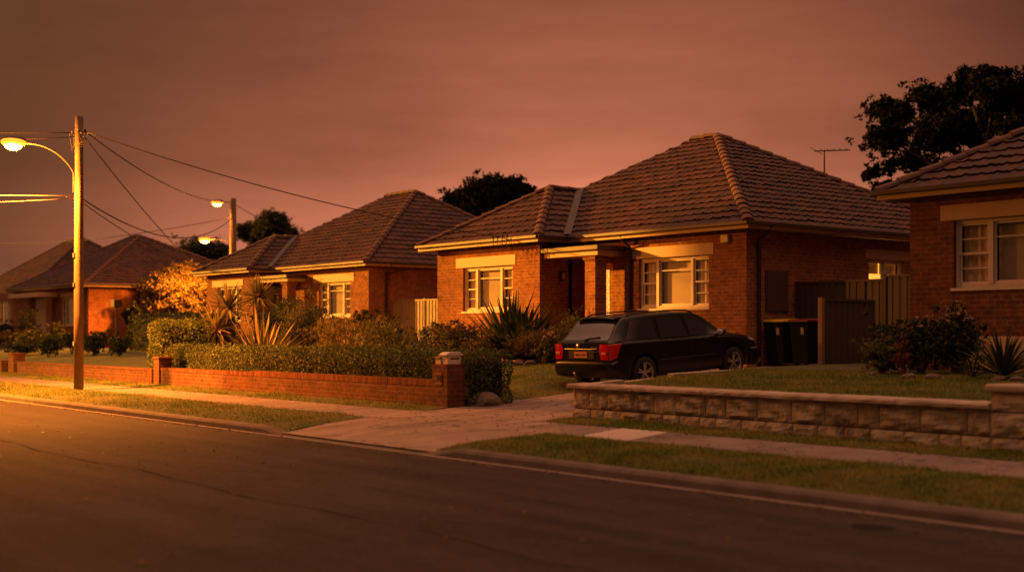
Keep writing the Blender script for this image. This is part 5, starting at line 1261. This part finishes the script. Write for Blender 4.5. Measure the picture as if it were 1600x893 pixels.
def patch(name, corners, m, parent, off=.006, nu=10, nv=8, sides=(-1,)):
    """glass or lamp lying on the body: corners (x,t) bottom-rear, bottom-front, top-front, top-rear"""
    mb = MB()
    for sd in sides:
        vs = []
        for j in range(nv+1):
            for i in range(nu+1):
                u, v_ = i/nu, j/nv
                x = (corners[0][0]*(1-u)+corners[1][0]*u)*(1-v_)+(corners[3][0]*(1-u)+corners[2][0]*u)*v_
                t_ = (corners[0][1]*(1-u)+corners[1][1]*u)*(1-v_)+(corners[3][1]*(1-u)+corners[2][1]*u)*v_
                vs.append(surf(x, t_, sd, off))
        mb.add(vs, [(j*(nu+1)+i, j*(nu+1)+i+1, (j+1)*(nu+1)+i+1, (j+1)*(nu+1)+i) for j in range(nv) for i in range(nu)])
    return mb.build(name, m, parent, smooth=True)
for sd in (-1, 1):
    patch('side_window', [(.52,7.08),(1.40,7.05),(1.40,7.93),(.80,7.93)], M['carglass'], ca, sides=(sd,))
    patch('side_window', [(1.50,7.05),(2.28,7.05),(2.20,7.93),(1.50,7.93)], M['carglass'], ca, sides=(sd,))
    patch('side_window', [(2.36,7.05),(3.30,7.05),(2.74,7.92),(2.30,7.93)], M['carglass'], ca, sides=(sd,))
# tailgate glass and windscreen lie on the sloping ends
def endglass(name, x0, x1, f, off):
    mb = MB(); vs = []; nu, nv = 12, 10
    for j in range(nv+1):
        x = x0+(x1-x0)*j/nv; rg = ring(x)
        for i in range(nu+1):
            yv = (-1+2*i/nu)*rg[9][0]*f; s_ = min(1, abs(yv)/max(rg[9][0], .1)); tt = 11-2*s_
            y, z = cr(rg, max(9.02, tt)); dz = (ztop(x+.02)-ztop(x-.02))/.04; nv_ = np.array([-dz, 1]); nv_ /= np.linalg.norm(nv_)
            vs.append((x+nv_[0]*off, yv, z+nv_[1]*off))
    mb.add(vs, [(j*(nu+1)+i, j*(nu+1)+i+1, (j+1)*(nu+1)+i+1, (j+1)*(nu+1)+i) for j in range(nv) for i in range(nu)])
    return mb.build(name, M['carglass'], ca, smooth=True)
endglass('rear_window', .205, .565, .93, .007); endglass('windscreen', 2.90, 3.46, .93, .007)
# roof spoiler, rails, belt trim
mb = MB(); vs = []
for (x, z, w_) in ((.70, 1.448, .555), (.52, 1.445, .555), (.47, 1.425, .54), (.50, 1.405, .54), (.66, 1.418, .55)):
    for i in range(9): yv = -w_+2*w_*i/8; vs.append((x, yv, z-.028*(yv/w_)**2))
mb.add(vs, [(k*9+i, k*9+i+1, ((k+1)%5)*9+i+1, ((k+1)%5)*9+i) for k in range(5) for i in range(8)]); mb.build('spoiler', M['paint'], ca, smooth=False)
for s in (-1, 1):
    mb = MB(); mb.tube([surf(x, 9.15, s, .035 if .9 < x < 2.6 else .005) for x in np.linspace(.8, 2.7, 14)], .016, 6); mb.build('roof_rail', M['black'], ca, smooth=True)
# bumpers
def bumper(name, x_in, x_out, z0, z1, w_):
    mb = MB(); rows = []
    for (z, k) in ((z0, .55), (z0+.05, .9), ((z0+z1)/2, 1.), (z1-.05, .97), (z1, .75)):
        row = []
        for i in range(25):
            a = -PI/2+PI*i/24; c_, s_ = math.cos(a), math.sin(a)
            y = w_*math.copysign(abs(s_)**.42, s_); x = x_in+(x_out-x_in)*(abs(c_)**.42)*k
            row.append((x, y, z))
        rows.append(row)
    vs = [p for r_ in rows for p in r_]; n = 25
    fs = [(k*n+i, k*n+i+1, (k+1)*n+i+1, (k+1)*n+i) for k in range(4) for i in range(24)]
    fs += [tuple(range(n)), tuple(4*n+i for i in range(n)), tuple([k*n for k in range(5)]+[k*n+24 for k in range(4,-1,-1)])]
    return mb.add(vs, fs).build(name, M['paint'], ca, smooth=True)
rb = bumper('rear_bumper', .50, -.03, .26, .60, .868); bumper('front_bumper', 4.2, 4.70, .22, .58, .855)
for o in (rb,):
    try: o.data.set_sharp_from_angle(angle=R(40))
    except Exception: pass
MB().box(-.036, -.024, -.62, .62, .60-.045, .60-.035).build('bumper_trim', M['black'], rb)
MB().tube([(-.02,.0,.34), (-.12,0,.34), (-.13,0,.40)], .022, 8).build('tow_ball', M['chrome'], ca, smooth=True)
# tail lamps (wrap round the corner)
for s in (-1, 1):
    pa = patch('tail_light', [(.085,3.65),(.25,3.85),(.40,5.5),(.085,5.6)], M['tailred'], ca, .012, 10, 8, (s,))
    mb = MB(); vs = []
    for j in range(7):
        z = .635+.30*j/6; yo = .748+.002*j; yi = .50+.06*abs(j-3.5)/3.5
        for i in range(7): yv = yi+(yo-yi)*i/6; vs.append((.066-.012*math.sin(PI*i/6)*math.sin(PI*j/6)+.01*(i/6)**4, s*yv, z))
    mb.add(vs, [(j*7+i, j*7+i+1, (j+1)*7+i+1, (j+1)*7+i) for j in range(6) for i in range(6)]); mb.build('lens', M['tailred'], pa, smooth=True)
    MB().box(.046, .056, s*.585, s*.71, .735, .785).build('indicator', M['tailclear'], pa, bevel=.004)
# tailgate furniture
MB().box(.055, .079, -.46, .46, .826, .846).build('garnish_bar', M['chrome'], ca, bevel=.005)
rec = MB().box(.066, .079, -.36, .36, .645, .815).build('plate_recess', M['black'], ca, bevel=.004)
pl = MB().box(.052, .0655, -.186, .186, .668, .780).build('number_plate', M['plate'], ca, bevel=.003)
def ctext(name, s, size, m, par, loc, bold=False): 
    return text(name, s, size, m, par, loc, (R(90), 0, R(-90)), .0015, bold=bold)
ctext('plate_text', 'OBAG·45Y', .078, nmat('plate_ink', (.12, .03, .02)), pl, (.050, 0, .722), True)
mb = MB(); mb.lathe([(.0,-.006), (.05,-.005), (.055,0), (.05,.003)], (.066, .08, .885), 'X', 20); em = mb.build('badge', M['chrome'], ca, smooth=True); 
for nm_, zz_, hh_, n_, y0_ in (('model_lettering', .872, .015, 7, -.29), ('trim_lettering', .785, .008, 9, -.31)):     # chrome lettering too small to read
    mb = MB()
    for k in range(n_):
        ya = y0_-k*.19/n_; mb.box(.066, .0785, ya-.19/n_*.7, ya, zz_-hh_, zz_+hh_*(.4 if k % 3 == 1 else 1))
    mb.build(nm_, M['chrome'], ca)
MB().tube([(.19, .02, 1.005), (.22, -.10, 1.035), (.24, -.38, 1.06)], .012, 6).build('rear_wiper', M['black'], ca)
# door seams, handles, mirrors
mb = MB()
for x_ in (1.45, 2.32, 3.22):
    for (ta, tb) in ((2.6, 6.9),):
        pts = [surf(x_+(.06*(tb-t_)/4 if x_ < 1.5 else 0), t_, -1, .001) for t_ in np.linspace(ta, tb, 10)]; mb.tube(pts, .005, 5)
        pts = [surf(x_+(.06*(tb-t_)/4 if x_ < 1.5 else 0), t_, 1, .001) for t_ in np.linspace(ta, tb, 10)]; mb.tube(pts, .005, 5)
mb.build('door_seam', M['black'], ca)
for s in (-1, 1):
    for x_ in (1.62, 2.50):
        MB().tube([surf(x_, 5.15, s, .004), surf(x_+.04, 5.15, s, .03), surf(x_+.15, 5.13, s, .03), surf(x_+.19, 5.13, s, .004)], .013, 6).build('door_handle', M['paint'], ca, smooth=True)
    mi = MB(); mi.ell((3.10, s*.985, .985), (.075, .115, .075), 14, 10); mi.tube([(3.16, s*.84, .93), (3.12, s*.93, .96)], .03, 6); mo = mi.build('mirror', M['paint'], ca, smooth=True)
    MB().ell((3.05, s*.985, .985), (.03, .095, .058), 14, 8).build('mirror_glass', M['headlens'], mo, smooth=True)
    patch('headlight', [(4.18,5.0),(4.53,4.9),(4.50,6.3),(4.14,6.1)], M['headlens'], ca, .010, 8, 6, (s,))
    mb = MB(); mb.tube([surf(x_, 3.25, s, .006) for x_ in np.linspace(1.4, 3.2, 10)], .012, 6); mb.build('side_moulding', M['paint'], ca, smooth=True)
# wheels
for ax in AX:
    for s in (-1, 1):
        yc = s*.765; st = R(0)
        w_ = MB(); w_.lathe([(.215,-.10),(.30,-.10),(RW-.004,-.085),(RW,-.05),(RW,.05),(RW-.004,.085),(.30,.10),(.215,.10)], (ax, yc, RW), 'Y', 36)
        wo = w_.build('wheel', M['tyre'], ca, smooth=True)
        rm = MB(); o_ = s*.075
        rm.lathe([(.213,o_*1.3),(.222,o_*1.25),(.205,o_*1.0),(.195,o_*.2),(.195,-o_)], (ax, yc, RW), 'Y', 36)
        rm.lathe([(.0,o_*1.15),(.045,o_*1.1),(.055,o_*.6)], (ax, yc, RW), 'Y', 16)
        for k in range(5):
            a = 2*PI*k/5+.3
            for da in (-.17, .17):
                p = Vector((ax+.045*math.cos(a+da), yc+o_*.85, RW+.045*math.sin(a+da))); q = Vector((ax+.208*math.cos(a+da*.9), yc+o_*1.1, RW+.208*math.sin(a+da*.9)))
                dd = (q-p); sd = Vector((-dd.z, 0, dd.x)).normalized()
                rm.obox((p+q)/2, dd/2, sd*.014, Vector((0, .012, 0)))
        rm.build('rim', M['alloy'], wo)
        bd = MB(); bd.lathe([(0,-o_*.2),(.19,-o_*.2)], (ax, yc, RW), 'Y', 24); bd.build('brake_disc', M['black'], wo)

# ================================================================== GRASS BLADES
def grass(name, label, n, sampler, ln=.05, wd=.007):
    P = []
    while len(P) < n:
        x, y = sampler()
        if x is None: continue
        P.append((x, y))
    P = np.array(P)
    return P
def grass_on(regions, name, label):
    VV = []
    for (n, fx0, fx1, y0, y1, hf, ln) in regions:
        y = y0+(y1-y0)*rng.random(n); u = rng.random(n)
        a = np.array([fx0(v) for v in y]); b_ = np.array([fx1(v) for v in y]); x = a+(b_-a)*u
        z = np.array([hf(p, q) for p, q in zip(x, y)])
        f = .5+.5*np.sin(x*2.1+1.3*np.sin(y*3))*np.sin(y*4.3+x); tuft = np.sin(x*1.7+2.1*np.sin(y*1.3))+np.sin(x*.63+y*2.7+1)+.8*np.sin(x*4.1-y*3.3); l = ln*(.5+.7*rng.random(n))*(.7+.4*f)*np.where(tuft > 1.25, 1.7, 1.)*np.where(rng.random(n) < .012, 1.9, 1)
        az = rng.random(n)*2*PI; tl = .25+.7*rng.random(n); wv = .005+.005*rng.random(n)
        d = np.stack([np.cos(az)*np.sin(tl), np.sin(az)*np.sin(tl), np.cos(tl)], 1); sd = np.stack([-np.sin(az), np.cos(az), 0*az], 1)
        p = np.stack([x, y, z-.008], 1)
        VV.append(np.stack([p-sd*wv[:, None], p+sd*wv[:, None], p+d*l[:, None]], 1).reshape(-1, 3))
    V = np.concatenate(VV); o = npmesh(name, V, np.arange(len(V)).reshape(-1, 3), M['grass']); o['kind'] = 'stuff'; o['label'] = label; return o
ns = nsz
grass_on([(46000, flR, lambda y: -2.5+0*y, 9.2, 11.12, ns, .055), (30000, lambda y: -46+0*y, flL, 9.2, 11.12, ns, .055),
          (13000, lambda y: -45+0*y, lambda y: XLd(y)-.4, 12.42, 13.2, lambda x, y: HD(y)+.014+.03*max(0, y-12.47), .06), (15000, lambda y: XRd(y)+.05, lambda y: -5+0*y, 12.42, 13.18, lambda x, y: HD(y)+.018+.015*max(0, y-12.47), .055)],
         'verge_grass', 'short grass on the verge strips beside the footpath')
grass_on([(24000, lambda y: XLd(y)-4.2-.35*(y-14), lambda y: XLd(y), 14.0, 20.0, lambda x, y: HL(x, y)+.02, .05),
          (52000, lambda y: XRd(y)+.12, lambda y: -5+0*y, 13.45, 18.6, lambda x, y: H3(y), .06)], 'lawn_grass', 'short grass of the lawns behind the low walls')

# fallen leaves along the gutter, paths and verge
n = 900; P = np.zeros((n, 3)); k = rng.random(n)
for i_ in range(n):
    if k[i_] < .45: y = 8.72+abs(rng.normal())*.12; x = -34+34*rng.random(); z = .012
    elif k[i_] < .7: y = 11.1+1.35*rng.random(); x = -34+30*rng.random(); z = HD(y)+.03
    elif k[i_] < .85: y = 9.6+9*rng.random(); x = XLd(y)+(XRd(y)-XLd(y))*rng.random(); z = HD(y)+.03
    else: y = 3+5.8*rng.random(); x = -26+24*rng.random(); z = .010
    P[i_] = (x, y, z)
t_ = rng.normal(size=(n, 3)); t_[:, 2] *= .15; t_ /= np.linalg.norm(t_, axis=1)[:, None]; b_ = np.cross(t_, [0, 0, 1.]); s_ = (.035+.04*rng.random(n))[:, None]
V = np.stack([P-t_*s_*.5, P+b_*s_*.25+[0, 0, .008], P+t_*s_*.5, P-b_*s_*.25+[0, 0, .004]], 1).reshape(-1, 3)
M['litter'] = leafmat('leaf_litter', (.07, .04, .02), (.17, .09, .035), (.30, .17, .06), .1)
o = npmesh('fallen_leaves', V, np.arange(4*n).reshape(-1, 4), M['litter']); o['kind'] = 'stuff'; o['label'] = 'dry fallen leaves scattered along the gutter and paths'
